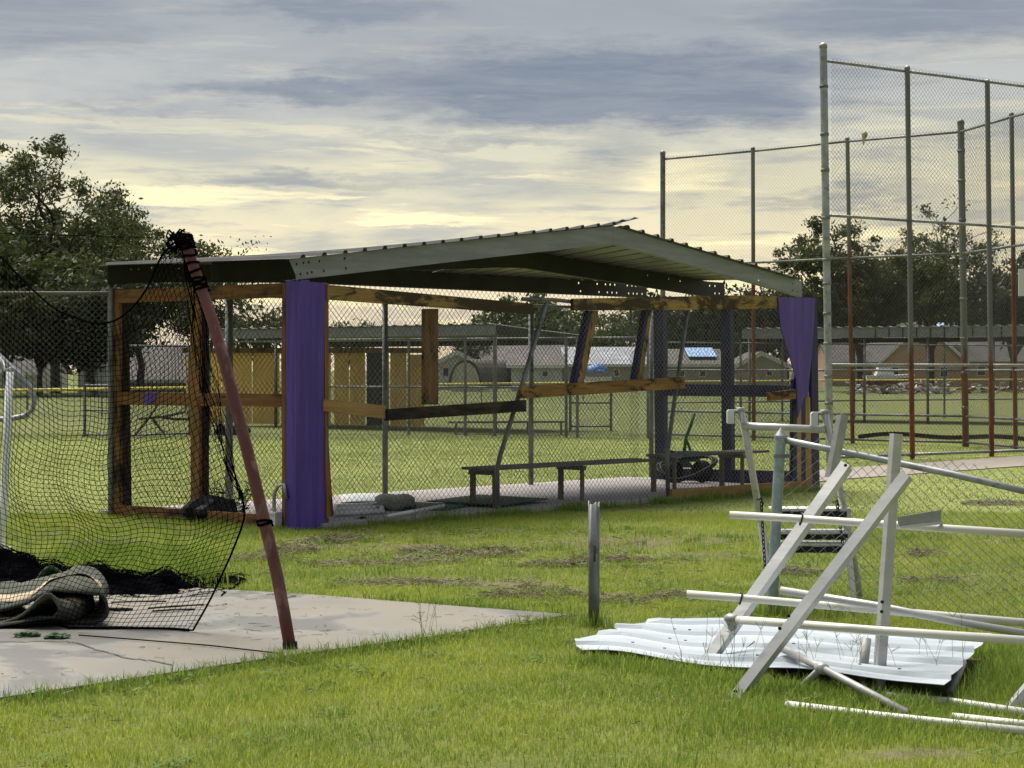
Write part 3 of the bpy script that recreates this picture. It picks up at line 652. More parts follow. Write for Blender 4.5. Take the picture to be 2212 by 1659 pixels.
# low crushed fence, right foreground
lp = G(1665, 1333); top = W(1686, 948, lp.y)
lf = thing('fence', 'low chain-link fence with blue-grey end post and sagging top rail behind the bleacher wreck', 'fence', (lp.x, lp.y, 0))
po = MB().tube([lp, top], .034, 14); po = obj('post', po, galv_blue, lf, smooth=True, auto=40)
mb = MB(); tt = (top - lp).normalized(); mb.tube([top, top + tt * .02, top + tt * .07], [.038, .038, .004], 14); obj('cap', mb, galv, po, smooth=True, auto=30)
for yy in (985, 1215):
    f_ = (1333 - yy) / (1333 - 948); c = lp + (top - lp) * f_; mb = MB(); mb.tube([c - tt * .012, c + tt * .012], .038, 14); mb.box((c.x + .03, c.y - .01, c.z - .012), (c.x + .07, c.y + .01, c.z + .012)); obj('band', mb, galv_dk, po)
rl = [W(1692, 950, lp.y), W(1780, 968, 12.7), W(1900, 992, 12.6), W(2060, 1025, 12.4), W(2260, 1072, 12.2)]
obj('top_rail', MB().tube(rl, .021, 12), galv, lf, smooth=True)
obj('tension_bar', MB().tube([W(1693, 960, lp.y), lp + Vector((.035, 0, .03))], .006, 6), galv_dk, lf)
L_ = 1.75
def LP(u, v):
    t = u / L_; z = v * (np.interp(t, [0, 1], [1.13, .86])) / 1.13; lean = .06 * (z / 1.1) * (1 - t)
    x = lp.x + .04 + t * 1.70 + lean; y = lp.y - .55 * t + .03 * np.sin(u * 4 + v * 3)
    return np.column_stack([x, y, .02 + z])
link_part('chain_link_mesh', lf, LP, L_, 1.14, galv_dk, .07, .0018, 8)
# steel stub post
sp = G(1283, 1356); st = thing('stub_post', 'lone grey steel stub post standing in the grass by the pad corner', 'post', sp)
mb = MB(); R0 = .031; npt = 16; vs = []; fs = []
for i, z in enumerate((0, .40, .745)):
    for k in range(npt):
        a = 2 * math.pi * k / npt; zz = z + (.012 * math.sin(3 * a) + .012 * math.sin(5 * a + 1) if i == 2 else 0)
        rr = R0 * (1.05 if i == 2 else 1); vs.append((sp.x + rr * math.cos(a), sp.y + rr * math.sin(a), zz))
fs = [(i*npt+k, i*npt+(k+1)%npt, (i+1)*npt+(k+1)%npt, (i+1)*npt+k) for i in range(2) for k in range(npt)]
mb.add(vs, fs); obj('tube', mb, galv_dk, st, smooth=True, thick=.005)
mb = MB(); mb.box((sp.x - .004, sp.y - .0335, .40), (sp.x + .008, sp.y - .028, .50)); obj('slot', mb, blackp, st)
mb = MB(); mb.box((sp.x - .003, sp.y - .0325, .18), (sp.x + .006, sp.y - .029, .40)); obj('rust_streak', mb, mat('rust_stain', (.16, .13, .10), (.20, .17, .14), 9, .8), st)

# ------------------------------------------------------------------ red pole and net
RP = [(627, 1414, 11.09), (613, 1320, 11.10), (598, 1240, 11.12), (572, 1130, 11.15), (541, 1000, 11.19), (511, 885, 11.23), (487, 790, 11.27), (460, 695, 11.31), (434, 620, 11.34), (414, 565, 11.36), (398, 505, 11.38)]
rp = [W(*p) for p in RP]; rp[0].z = .036
pole = thing('leaning_pole', 'tall faded red steel pole leaning left over the concrete pad', 'pole', rp[0])
rr = [.034] * 7 + [.031, .030, .030, .033]
obj('shaft', MB().tube(rp, rr, 16), red_pole, pole, smooth=True)
mb = MB(); mb.tube([rp[0] - Vector((0, 0, .0)), rp[0] + Vector((-.003, 0, .035))], .041, 16); obj('base_collar', mb, blackp, pole, smooth=True, auto=40)
def spiral(i0, i1, turns, r, th, seed=0):
    pts = []
    for q in range(int(turns * 10) + 1):
        f_ = q / (turns * 10); x = i0 + (i1 - i0) * f_; i = min(int(x), len(rp) - 2); c = rp[i].lerp(rp[i + 1], x - i); a = q / 10 * 2 * math.pi
        pts.append(c + Vector((math.cos(a), math.sin(a), .15 * math.sin(a * 1.3 + seed))) * r)
    return MB().tube(pts, th, 5)
for i0, i1, tn in ((7.9, 8.35, 5), (8.4, 9.6, 4), (9.4, 10, 6), (2.95, 3.05, 2)):
    obj('cord_wrap', spiral(i0, i1, tn, .040, .0075), black, pole)
net = thing('batting_net', 'sagging black batting cage net hanging from the leaning red pole', 'net', W(200, 1369, 11.96))
def curve(pts):
    pts = [np.array(W(*p)) for p in pts]; d_ = np.cumsum([0] + [np.linalg.norm(pts[i + 1] - pts[i]) for i in range(len(pts) - 1)]); d_ /= d_[-1]; A = np.array(pts)
    def f(t):
        t = np.asarray(t); return np.column_stack([np.interp(t, d_, A[:, k]) for k in range(3)])
    # smooth by resampling and averaging
    tt_ = np.linspace(0, 1, 81); B = f(tt_)
    for _ in range(6): B[1:-1] = (B[:-2] + 2 * B[1:-1] + B[2:]) / 4
    return lambda t: np.column_stack([np.interp(np.asarray(t), tt_, B[:, k]) for k in range(3)])
cT = curve([(-80, 500, 12.9), (0, 552, 12.7), (50, 606, 12.5), (117, 669, 12.3), (200, 700, 12.1), (247, 696, 11.9), (287, 666, 11.75), (320, 622, 11.65), (350, 545, 11.5), (392, 512, 11.42)])
cR = curve([(392, 512, 11.42), (420, 600, 11.4), (440, 700, 11.4), (456, 800, 11.42), (480, 900, 11.45), (500, 1000, 11.5), (533, 1110, 11.6), (503, 1190, 11.7), (455, 1295, 11.77), (408, 1377, 11.80)])
cB = curve([(-80, 1370, 12.0), (0, 1366, 12.0), (33, 1353, 11.95), (90, 1345, 11.9), (143, 1352, 11.9), (170, 1370, 11.9), (267, 1369, 11.9), (367, 1373, 11.87), (408, 1377, 11.80)])
cL = curve([(-80, 500, 12.9), (-70, 900, 12.6), (-80, 1370, 12.0)])
pT0, pT1, pB0, pB1 = cT([0.]), cT([1.]), cB([0.]), cB([1.])
def NP(u, v):                                # u left to right, v top to bottom
    u = np.asarray(u, float); v = np.asarray(v, float); U_ = u[:, None]; V_ = v[:, None]
    p = (1 - V_) * cT(u) + V_ * cB(u) + (1 - U_) * cL(v) + U_ * cR(v) - ((1-U_)*(1-V_)*pT0 + U_*(1-V_)*pT1 + (1-U_)*V_*pB0 + U_*V_*pB1)
    w = (u * (1 - u) * v * (1 - v) * 16)
    p[:, 1] += w * (.10 * np.sin(u * 17 + v * 3) + .07 * np.sin(u * 31 - v * 5))
    p[:, 2] += w * (-.10 * (1 - v) * np.sin(u * 6.5 + .4) + .035 * np.sin(u * 9 + v * 4) + .018 * np.sin(u * 23 + v * 9) - .06 * np.sin(u * 3.0) )
    p[:, 0] += w * (.05 * np.sin(v * 9 + u * 2) + .03 * np.sin(v * 17 + u * 5))
    p[:, 2] = np.maximum(p[:, 2], .045); return p
def threads(lines, r):
    a = np.concatenate([l[:-1] for l in lines]); b = np.concatenate([l[1:] for l in lines]); dv = b - a; dv /= np.linalg.norm(dv, axis=1)[:, None] + 1e-9
    sd = np.cross(dv, np.array([0, -1., 0.001])); sd /= np.linalg.norm(sd, axis=1)[:, None] + 1e-9; nn = np.cross(sd, dv)
    offs = [sd * r * math.cos(t) + nn * r * math.sin(t) for t in (.5, 2.6, 4.7)]
    V = np.stack([a + o for o in offs] + [b + o for o in offs], 1).reshape(-1, 3); o = np.arange(len(a))[:, None] * 6
    return V, np.concatenate([o + np.array([q]) for q in ([0, 1, 4, 3], [1, 2, 5, 4], [2, 0, 3, 5])])
lines = []
tt_ = np.linspace(0, 1, 70)
for u in np.linspace(0, 1, 52): lines.append(NP(np.full(70, u) - .10 * (tt_ - .4) * u * (1 - u) * 4, tt_))
for v in np.linspace(0, 1, 66): lines.append(NP(tt_, np.full(70, v)))
V, Fc = threads(lines, .0019); iv = np.array(basis(net).inverted()); V = V @ iv[:3, :3].T + iv[:3, 3]
o = obj('mesh_cords', mesh_np('mesh_cords', V, Fc, 4), black, net); o['kind'] = 'stuff'
obj('top_rope', MB().tube([Vector(p) for p in NP(np.linspace(0, 1, 40), np.zeros(40))], .006, 6), black, net)
obj('side_rope', MB().tube([Vector(p) for p in NP(np.ones(40), np.linspace(.60, 1, 40))], .006, 6), black, net)
obj('bottom_hem', MB().tube([Vector(p) for p in NP(np.linspace(0, 1, 60), np.ones(60))], .009, 6), black, net)
# bunched strands below the pole head
bl = []
for q in range(12):
    r_ = random.Random(q); off = np.array([r_.uniform(-.10, .02), r_.uniform(-.06, .06), 0]); vv = np.linspace(.0, .62, 40)
    l = cR(vv) + off * np.sin(vv / .62 * math.pi)[:, None] * 1.0 + np.column_stack([.012 * np.sin(vv * 40 + q), 0 * vv, 0 * vv]); bl.append(l)
V, Fc = threads(bl, .0022); V = V @ iv[:3, :3].T + iv[:3, 3]; o = obj('bunched_cords', mesh_np('bunched_cords', V, Fc, 4), black, net); o['kind'] = 'stuff'
mb = MB()
for q in range(13):
    r_ = random.Random(q + 50); c = W(392, 518, 11.40) + Vector((r_.uniform(-.06, .02), r_.uniform(-.05, .05), r_.uniform(-.05, .03))); a = r_.uniform(0, 6)
    mb.tube([c + Vector((.05 * math.cos(a + k_), .05 * math.sin(a * 2 + k_), .03 * math.sin(k_ * 2 + a))) for k_ in range(6)], .006, 4)
obj('knot', mb, black, net)
tag(obj('cable', MB().tube([W(392, 515, 11.4), W(200, 510, 12), W(0, 504, 12.6), W(-120, 502, 13)], .0022, 5), black), 'thin dark cable running left from the red pole head', 'cable')
tag(obj('cable', MB().tube([G(610, 1412, .045), G(450, 1394, .045), G(300, 1382, .045), G(170, 1372, .045)], .004, 5), black), 'thin dark cable lying on the pad by the red pole foot', 'cable')
# heap of net, turf rolls
Yh = 14.2
def heap(u, v):
    x = -4.9 + 2.95 * u; ridge = np.interp(u, [0, .25, .45, .6, .8, 1], [.36, .40, .24, .12, .07, .01])
    y = 13.4 + 1.5 * v + .25 * u; prof = math.sin(math.pi * v) ** .7
    n = mnoise.noise(Vector((x * 2.2, y * 2.2, 0))) * .10 + mnoise.noise(Vector((x * 6, y * 6, 3))) * .07
    return (x, y, max(.0, ridge * prof + n * prof))
hp_ = thing('net_heap', 'black heap of bunched netting at the left edge of the pad', 'net', (-3.6, 14.1, 0))
obj('netting', MB().grid(heap, 60, 30), black, hp_)
ln = []
for q in range(150):
    r_ = random.Random(q + 900); u0, v0 = r_.random(), r_.random(); a = r_.uniform(0, 6.28); pts = []
    for k_ in range(14):
        u_ = min(1, max(0, u0 + .02 * k_ * math.cos(a + .2 * math.sin(k_)))); v_ = min(1, max(0, v0 + .05 * k_ * math.sin(a + .3 * math.sin(k_ * .7))))
        p = heap(u_, v_); pts.append((p[0], p[1], p[2] + .02 + .02 * r_.random()))
    ln.append(np.array(pts))
V, Fc = threads(ln, .003); V = V - np.array([-3.6, 14.1, 0]); o = obj('loose_cords', mesh_np('loose_cords', V, Fc, 4), black, hp_); o['kind'] = 'stuff'
def strip(name, label, path, wdir, m, cat='turf', thick=.015, edge=None):
    t = thing(name, label, cat, path[0]); n = len(path)
    def fn(u, v):
        x = u * (n - 1); i = min(int(x), n - 2); p = Vector(path[i]).lerp(Vector(path[i + 1]), x - i); q = p + Vector(wdir) * (v - .0); nn_ = Vector((q.x * 3.1, q.y * 3.1, u * 2)); q.z = max(.045, q.z + .07 * mnoise.noise(nn_) + .03 * mnoise.noise(nn_ * 2.7)); q.x += .10 * mnoise.noise(nn_ + Vector((5, 1, 0))); q.y += .06 * mnoise.noise(nn_ + Vector((1, 9, 3))); return q
    o = obj('turf_backing', MB().grid(fn, 30, 8), m, t, smooth=True, thick=thick)
    if edge:
        def fe(u, v): q = fn(u, edge[0] + (edge[1] - edge[0]) * v); q.z += thick * .5 + .006; q.y -= .004; return q
        obj('painted_line', MB().grid(fe, 30, 2), turf_line, t, smooth=True, thick=.004)
    return t
z0 = .06
def fold_path(x0, x1, y, hgt, r):            # a carpet lying flat, humping up and folded back under itself at the right
    pts = []
    for k_ in range(14):
        u = k_ / 13; pts.append(Vector((x0 + (x1 - r - x0) * u, y, z0 + hgt * (.18 * math.sin(u * 9) ** 2 + u ** 2.2 * .95))))
    zt = pts[-1].z; rr_ = (zt - z0 + .0) / 2
    for k_ in range(1, 10):
        a = math.pi / 2 - math.pi * k_ / 9; pts.append(Vector((x1 - r + r * math.cos(a), y, z0 + rr_ + rr_ * math.sin(a))))
    pts.append(Vector((x1 - r - .35, y, z0 + .012))); return pts
strip('turf_roll', 'grey-backed artificial turf folded over with a cream stripe on the pad behind the net', fold_path(-3.9, -2.42, 12.1, .21, .10), (-.22, .95, 0), turf_back, edge=(.30, .55))
strip('turf_roll', 'smaller folded turf end lying nearest the net hem', fold_path(-3.25, -2.62, 11.95, .13, .06), (.10, .42, 0), turf_back, edge=(.35, .75))
def gm(u, v):
    p = G(-40 + 110 * u, 1352 - 46 * v, .04); return (p.x, p.y, .05 + .05 * math.sin(3 * u + 1) * v + .01 * math.sin(u * 20))
tag(obj('turf_mat', MB().grid(gm, 12, 6), turf_green, smooth=True, thick=.02), 'dark green turf mat lying at the left edge of the pad', 'mat')
def gm2(u, v):
    p = G(62 + 95 * u, 1293, .04); return (p.x, p.y + .4 * v, .05 + .20 * math.sin(math.pi * u) * (1 - v * .6))
tag(obj('turf_mat', MB().grid(gm2, 14, 6), turf_green, smooth=True, thick=.02), 'humped bright green turf piece against the black net heap', 'mat')
for (a, b, lb) in (((32, 1368), (82, 1372), 'green turf scrap under the net hem at left'), ((97, 1372), (148, 1374), 'green turf scrap under the net hem beside the rolled end')):
    pa, pb = G(*a, .05), G(*b, .05); c = (pa + pb) / 2; lump('turf_scrap', (c.x, c.y, .035), .06, .05, .028, turf_green, lb, 'turf', int(a[0]), .6, 4)
mb = MB(); c = G(46, 1290, .06)
import bmesh
bm = bmesh.new(); bmesh.ops.create_uvsphere(bm, u_segments=18, v_segments=12, radius=.037); me = bpy.data.meshes.new('ball'); bm.to_mesh(me); bm.free()
bl_ = thing('baseball', 'white ball lying among the turf at the left', 'ball', tuple(W(46, 1288, 12.9))); obj('cover', me, trim, bl_, smooth=True)
mb = MB(); mb.tube([(.034 * math.cos(a / 20 * 6.283), .016 * math.sin(2 * a / 20 * 6.283), .034 * math.sin(a / 20 * 6.283)) for a in range(21)], .0015, 4); obj('stitching', mb, boat_red, bl_, local=True)
wd = G(162, 1256, .1); mb = MB(); mb.beam(W(150, 1254, 14), W(172, 1266, 13.6), .06, .05); mb.beam(W(155, 1247, 14), W(166, 1272, 13.8), .03, .05); tag(obj('wood_scrap', mb, wood_tan), 'pale broken wood scrap on the black net heap', 'wood')
mb = MB(); 
for k_, (a, b) in enumerate((((238, 1317), (285, 1317)), ((240, 1301), (360, 1299)), ((320, 1314), (440, 1306)), ((330, 1320), (420, 1316)))):
    mb.tube([G(*a, .04 + .006 * k_), G((a[0] + b[0]) / 2, (a[1] + b[1]) / 2 - 1, .05), G(*b, .04 + .006 * k_)], .012 if k_ == 0 else .006, 6)
tag(obj('strap', mb, blackp), 'dark straps lying on the pad beyond the net', 'strap')
# cracks in the pad
def crack(pix):
    pts = []; r_ = random.Random(4)
    for i in range(len(pix) - 1):
        for k_ in range(8):
            f_ = k_ / 8; pts.append((pix[i][0] + (pix[i+1][0] - pix[i][0]) * f_ + r_.uniform(-1.5, 1.5), pix[i][1] + (pix[i+1][1] - pix[i][1]) * f_ + r_.uniform(-1, 1)))
    vs = []
    for x, y in pts:
        p = G(x, y, .0395); vs += [(p.x, p.y - .010, p.z), (p.x, p.y + .010, p.z)]
    return MB().add(vs, [(2*i, 2*i+2, 2*i+3, 2*i+1) for i in range(len(pts) - 1)])
for pix in ([(0, 1386), (140, 1384), (170, 1389), (205, 1402), (245, 1412), (270, 1420), (330, 1427), (380, 1438)], [(480, 1306), (490, 1303), (440, 1311)]):
    tag(obj('pad_crack', crack(pix), mat('crack_dirt', (.05, .045, .038), (.08, .07, .05), 9, .95)), kind='structure')
# white post and hoop at left edge
wp = thing('white_post', 'white pipe post with a bent grey hoop at the left edge behind the net', 'post', W(6, 1225, 15.9))
b0 = W(4, 1330, 15.0); wpts = [W(-2, 1224, 16.0), W(8, 1090, 16), W(15, 950, 16), W(21, 803, 16)]; wpts[0].z = 0
obj('upright', MB().tube(wpts, .03, 12), mat('gloss_white_paint', (.78, .79, .80), (.72, .73, .74), 3, .45), wp, smooth=True)
obj('hoop', MB().tube([W(-30, 745, 16.05), W(0, 770, 16.05), W(33, 802, 16.05), W(63, 832, 16.05), W(75, 865, 16.05), W(70, 885, 16.05), W(52, 899, 16.05), W(20, 905, 16.05), W(-30, 907, 16.05)], .021, 12), galv, wp, smooth=True)
mb = MB(); c = W(8, 1222, 16); mb.box((c.x - .09, c.y - .06, .12), (c.x + .05, c.y + .06, .16)); mb.box((c.x - .05, c.y - .05, 0), (c.x + .01, c.y + .05, .12)); obj('foot_bracket', mb, white, wp)
obj('brace', MB().tube([W(0, 770, 16.0), W(10, 800, 16.0), W(27, 795, 16.0)], .016, 8), white, wp, smooth=True)

# ------------------------------------------------------------------ wrecked bleacher, right foreground
bl = thing('bleacher_frame', 'collapsed aluminium bleacher frame of leaning legs and pale pipes in the right foreground', 'bleacher', G(1600, 1500))
def angle_leg(name, p0, p1, s, m, t=.006, face=(0, -1, 0), flip=1):
    p0, p1 = Vector(p0), Vector(p1); dr = (p1 - p0).normalized(); f_ = Vector(face); a = (f_ - dr * f_.dot(dr)).normalized(); b = dr.cross(a).normalized() * flip
    mb = MB(); poly = [p0 + (-b * s / 2) , p0 + b * s / 2, p0 + b * s / 2 - a * s, p0 + b * (s / 2 - t) - a * s, p0 + b * (s / 2 - t) - a * t, p0 - b * s / 2 - a * t]
    mb.prism(poly, p1 - p0); return mb
def boxleg(p0, p1, s, m, name='leg', face=(.35, -1, 0)):
    p0, p1 = Vector(p0), Vector(p1); dr = (p1 - p0).normalized(); f_ = Vector(face); a = (f_ - dr * f_.dot(dr)).normalized(); b = dr.cross(a).normalized()
    c = .08 * s; mb = MB(); prof = [(-s/2 + c, -s/2), (s/2 - c, -s/2), (s/2, -s/2 + c), (s/2, s/2 - c), (s/2 - c, s/2), (-s/2 + c, s/2), (-s/2, s/2 - c), (-s/2, -s/2 + c)]
    mb.prism([p0 + a * y + b * x for x, y in prof], p1 - p0); return obj(name, mb, m, bl)
leg1 = obj('leg', angle_leg('leg', W(1505, 1452, 10.6), W(1826, 1000, 10.95), .058, alu, face=(-.55, -.8, .25)), alu, bl)
obj('angle_bar', angle_leg('x', W(1800, 1030, 11.1), W(1826, 895, 11.15), .075, alu_dull, face=(.75, -.66, 0)), alu_dull, bl)
leg2 = obj('leg', angle_leg('leg', W(1580, 1512, 9.66), W(1956, 1022, 9.80), .052, alu, face=(-.55, -.8, .25)), alu, bl)
leg3 = boxleg(W(1896, 1504, 9.93), W(1936, 937, 9.97), .049, alu)
for lg, pl in ((leg2, [(1684, 1357, 9.69), (1703, 1330, 9.70), (1588, 1493, 9.66)]), (leg3, [(1905, 1300, 9.93), (1904, 1321, 9.93)]), (leg1, [(1826, 1005, 10.9)])):
    for x, y, Y in pl:
        c = W(x, y, Y - .02); mb = MB(); mb.tube([c, c + Vector((0, -.012, 0))], .0085, 8); obj('bolt', mb, blackp, lg)
def pipe(pts, r, m=pvc, name='pipe', parent=bl, **k): return obj(name, MB().tube([W(*p) for p in pts], r, 14), m, parent, smooth=True, **k)
p1_ = pipe([(1576, 1112, 10.80), (1735, 1121, 10.74), (1930, 1134, 10.30), (2260, 1156, 10.0)], .0205)
p2_ = pipe([(1484, 1283, 10.62), (1600, 1292, 10.56), (1900, 1318, 10.4), (2260, 1349, 10.2)], .0205)
p3_ = pipe([(1687, 1275, 10.3), (1890, 1308, 10.05), (2060, 1342, 10.0), (2260, 1376, 9.95)], .0195, alu)
p4_ = pipe([(1590, 1339, 10.38), (1700, 1347, 10.02), (1895, 1362, 9.62), (2260, 1387, 9.35)], .0215)
mb = MB(); a, b = W(1568, 1335, 10.42), W(1594, 1340, 10.37); mb.tube([a, a.lerp(b, .3), b], [.018, .029, .026], 12); obj('end_fitting', mb, alu_dull, p4_, smooth=True)
mb = MB(); c = W(1578, 1345, 10.4); mb.prism([c + Vector((-.03, -.005, .02)), c + Vector((.04, -.005, .02)), c + Vector((.03, -.005, -.03)), c + Vector((0, -.005, -.05))], (0, .05, 0)); obj('clamp', mb, alu_dull, p4_)
for x, y, Y, pr in ((1732, 1121, 10.74, p1_), (1602, 1292, 10.56, p2_)):
    c = W(x, y, Y); mb = MB(); mb.tube([c + Vector((.006 * math.cos(a_) - .004, .027 * math.sin(a_), .032 * math.cos(a_))) for a_ in np.linspace(0, 6.2832, 17)], .0045, 6); obj('strap', mb, blackp, pr)
mb = MB(); mb.prism([W(1938, 1117, 9.95), W(2033, 1101, 10.0), W(2033, 1124, 10.0), W(1941, 1134, 9.95)], (0, .006, 0)); mb.prism([W(1941, 1134, 9.95), W(2033, 1124, 10.0), W(2036, 1130, 10.2), W(1948, 1139, 10.15)], (0, 0, -.006)); obj('bracket', mb, alu_dull, bl)
def loose(name, label, cat, pts, r, m, fit=None, group='loose bleacher pipes in the grass'):
    P_ = [W(*p) for p in pts]; P_ = [Vector((p.x, p.y, max(p.z, r * .5))) for p in P_]; t = thing(name, label, cat, (P_[0].x, P_[0].y, 0), 0, group)
    obj('tube', MB().tube(P_, r, 14), m, t, smooth=True); return t, P_
t, P_ = loose('fallen_pipe', 'fallen pipe with a tee clamp, slanting into the grass under the white sheet', 'pipe', [(1688, 1400, 10.19), (1775, 1443, 9.68), (1961, 1541, 9.02)], .019, alu_dull)
mb = MB(); c = P_[1]; mb.tube([c - (P_[2] - P_[0]).normalized() * .03, c + (P_[2] - P_[0]).normalized() * .03], .027, 12); obj('tee_clamp', mb, alu, t, smooth=True)
mb = MB(); mb.tube([c, W(1730, 1486, 9.80)], .018, 12); obj('tee_arm', mb, alu_dull, t, smooth=True)
loose('stub_pipe', 'short upright pipe stub beside the vertical bleacher leg', 'pipe', [(1861, 1480, 10.0), (1872, 1379, 10.05)], .024, alu_dull)
loose('stub_pipe', 'short leaning pipe stub at the right end of the white sheet', 'pipe', [(2052, 1512, 9.7), (2079, 1430, 9.9)], .022, alu_dull)
loose('fallen_pipe', 'long white pipe lying in the grass, lowest at the right edge', 'pipe', [(1700, 1522, 9.30), (1900, 1546, 8.95), (2260, 1584, 8.49)], .018, pvc)
loose('fallen_pipe', 'pale pipe in the grass just right of the vertical leg foot', 'pipe', [(1915, 1503, 9.46), (2060, 1517, 9.29), (2260, 1546, 8.95)], .02, pvc)
loose('fallen_pipe', 'short pale pipe half hidden in grass between two longer pipes', 'pipe', [(2058, 1548, 8.96), (2260, 1570, 8.69)], .018, pvc)
mb = MB(); mb.beam(W(2180, 1540, 9.3), W(2240, 1470, 9.4), .06, .05, up=(0, -1, 0)); tag(obj('channel_scrap', mb, alu), 'aluminium channel end leaning in at the right edge', 'scrap')
# white corrugated sheet
sq = [(1258, 1413), (1395, 1366), (2020, 1352), (2140, 1389), (2038, 1494), (1721, 1459)]
c00, c10, c01, c11 = G(1258, 1422), G(2040, 1497, .09), G(1440, 1344), G(2140, 1387, .10)
def sheetf(u, v):
    p = c00.lerp(c10, u).lerp(c01.lerp(c11, u), v)
    rib = (v * 4) % 1.0; hgt = .021 if .40 < rib < .60 else 0
    p = Vector(p); edge = .02 * math.sin(u * 21) * (1 if v in (0, 1) else .0)
    p.y += edge * .6; p.x += .012 * math.sin(v * 26) * (u > .97) - .14 * (u < .02) * abs(math.sin(v * 7))
    p.z += .03 + hgt + .02 * math.sin(u * 5 + 1 + v * 2) ** 2 + .007 * math.sin(u * 13 + v * 5); return p
vs_ = sorted({round((a + b) / 4, 4) for a in range(4) for b in (0, .36, .401, .599, .64)} | {1.0})
mb = MB(); nu = 40; vs = [sheetf(i / nu, v) for i in range(nu + 1) for v in vs_]; m_ = len(vs_)
mb.add(vs, [(i*m_+j, (i+1)*m_+j, (i+1)*m_+j+1, i*m_+j+1) for i in range(nu) for j in range(m_ - 1)])
csh = tag(obj('corrugated_sheet', mb, white_sheet, thick=.003), 'large bluish-white ribbed metal sheet lying on the grass under the bleacher wreck', 'metal sheet')
for i in range(18):
    r_ = random.Random(i + 77); p = sheetf(round(r_.uniform(.05, .95) * 40) / 40, ((i % 4) + .5) / 4); obj('screw', MB().tube([p - Vector((0, 0, .002)), p + Vector((0, 0, .006))], .009, 7), galv_dk, csh, local=True)
# ladder with hooks behind the low fence
LY = 13.7
ld = thing('boarding_ladder', 'white aluminium ladder with hooked tops and black-grip steps behind the low fence', 'ladder', G(1840, 1294))
for pts in ([(1600, 884, 13.4), (1620, 990, 13.5), (1641, 1110, 13.6), (1663, 1255, 13.75), (1669, 1297, 13.8)], [(1781, 889, 13.4), (1803, 1000, 13.5), (1828, 1123, 13.6), (1850, 1240, 13.75), (1858, 1297, 13.8)]):
    ro = obj('side_rail', MB().tube([W(*p) for p in pts], .024, 12), alu, ld, smooth=True)
    a = W(*pts[0]); mb = MB(); mb.tube([a - Vector((0, 0, .012)), a + Vector((0, 0, .012))], .027, 12); obj('end_cap', mb, alu_dull, ro, smooth=True)
    s_ = .1; q = a + Vector((-.045, -.02, -.015)); mb = MB()
    mb.prism([q + Vector(v_) for v_ in ((-.045, 0, -.075), (-.045, 0, 0), (-.035, 0, .012), (.055, 0, .012), (.055, 0, -.075), (.047, 0, -.075), (.047, 0, .004), (-.033, 0, .004), (-.037, 0, -.002), (-.037, 0, -.075))], (0, .055, 0))
    mb.prism([q + Vector(v_) for v_ in ((-.045, -.003, -.08), (-.045, -.003, .006), (.0, -.003, .006), (.0, -.003, -.08))], (0, .002, 0))
    obj('hook', mb, white, ro)
for pts in ([(1828, 1130, 13.6), (1845, 1300, 13.35)], [(1643, 1130, 13.6), (1668, 1300, 13.35)]):
    pp = [W(*p) for p in pts]; pp[1].z = 0; obj('rear_leg', MB().beam(pp[0], pp[1], .035, .03), alu, ld)
obj('crossbar', MB().tube([W(1604, 920, 13.42), W(1782, 928, 13.42)], .025, 14), alu, ld, smooth=True)
for (x0, x1, y0, y1) in ((1662, 1830, 1095, 1114), (1668, 1832, 1144, 1162), (1664, 1834, 1170, 1190)):
    sp_ = thing if False else None
    a, b = W(x0, y0, 13.7), W(x1, y0 + 4, 13.7); hgt = (y1 - y0) / F * 13.7
    mb = MB(); mb.box((a.x, a.y - .16, a.z - .012), (b.x, a.y + .06, a.z)); so = obj('step', mb, white, ld)
    mb = MB(); mb.box((a.x, a.y - .158, a.z - hgt), (b.x, a.y - .15, a.z - .013)); obj('step_lip', mb, alu, so)
    mb = MB(); r_ = random.Random(int(x0))
    for q in range(16):
        xx = a.x + .03 + (b.x - a.x - .06) * q / 16; mb.box((xx, a.y - .162, a.z - hgt + .006 * r_.random()), (xx + (b.x - a.x) / 16 * .93, a.y - .1585, a.z - .016 - .005 * r_.random()))
    obj('grip_strip', mb, blackp, so)
def chain(p0, p1, sag, parent, n=16):
    for i in range(n):
        f_ = i / (n - 1); c = Vector(p0).lerp(Vector(p1), f_) + Vector((0, 0, -sag * math.sin(math.pi * f_))); dr = (Vector(p1) - Vector(p0)).normalized()
        sd = dr.orthogonal().normalized() if i % 2 else dr.cross(dr.orthogonal()).normalized(); L2 = (Vector(p1) - Vector(p0)).length / n * .72
        mb = MB(); mb.tube([c + dr * L2 * math.cos(a_) + sd * .010 * math.sin(a_) for a_ in np.linspace(0, 6.2832, 9)], .0033, 4); obj('chain_link', mb, blackp, parent)
for a, b in (((1644, 1080, 13.5), (1653, 1235, 13.4)), ((1808, 1085, 13.5), (1821, 1180, 13.4))):
    chn = bpy.data.objects.new('chain', None); COL.objects.link(chn); chn.parent = ld
    chain(W(*a), W(*b), 0, chn, 18 if a[0] < 1700 else 12)
    mb = MB(); c = W(*a); mb.tube([c + Vector((-.03, 0, .0)), c + Vector((-.005, -.02, .012)), c + Vector((.012, -.02, -.02)), c + Vector((0, -.02, -.075)), c + Vector((-.008, -.02, -.02))], .005, 5); obj('snap_hook', mb, blackp, ld)

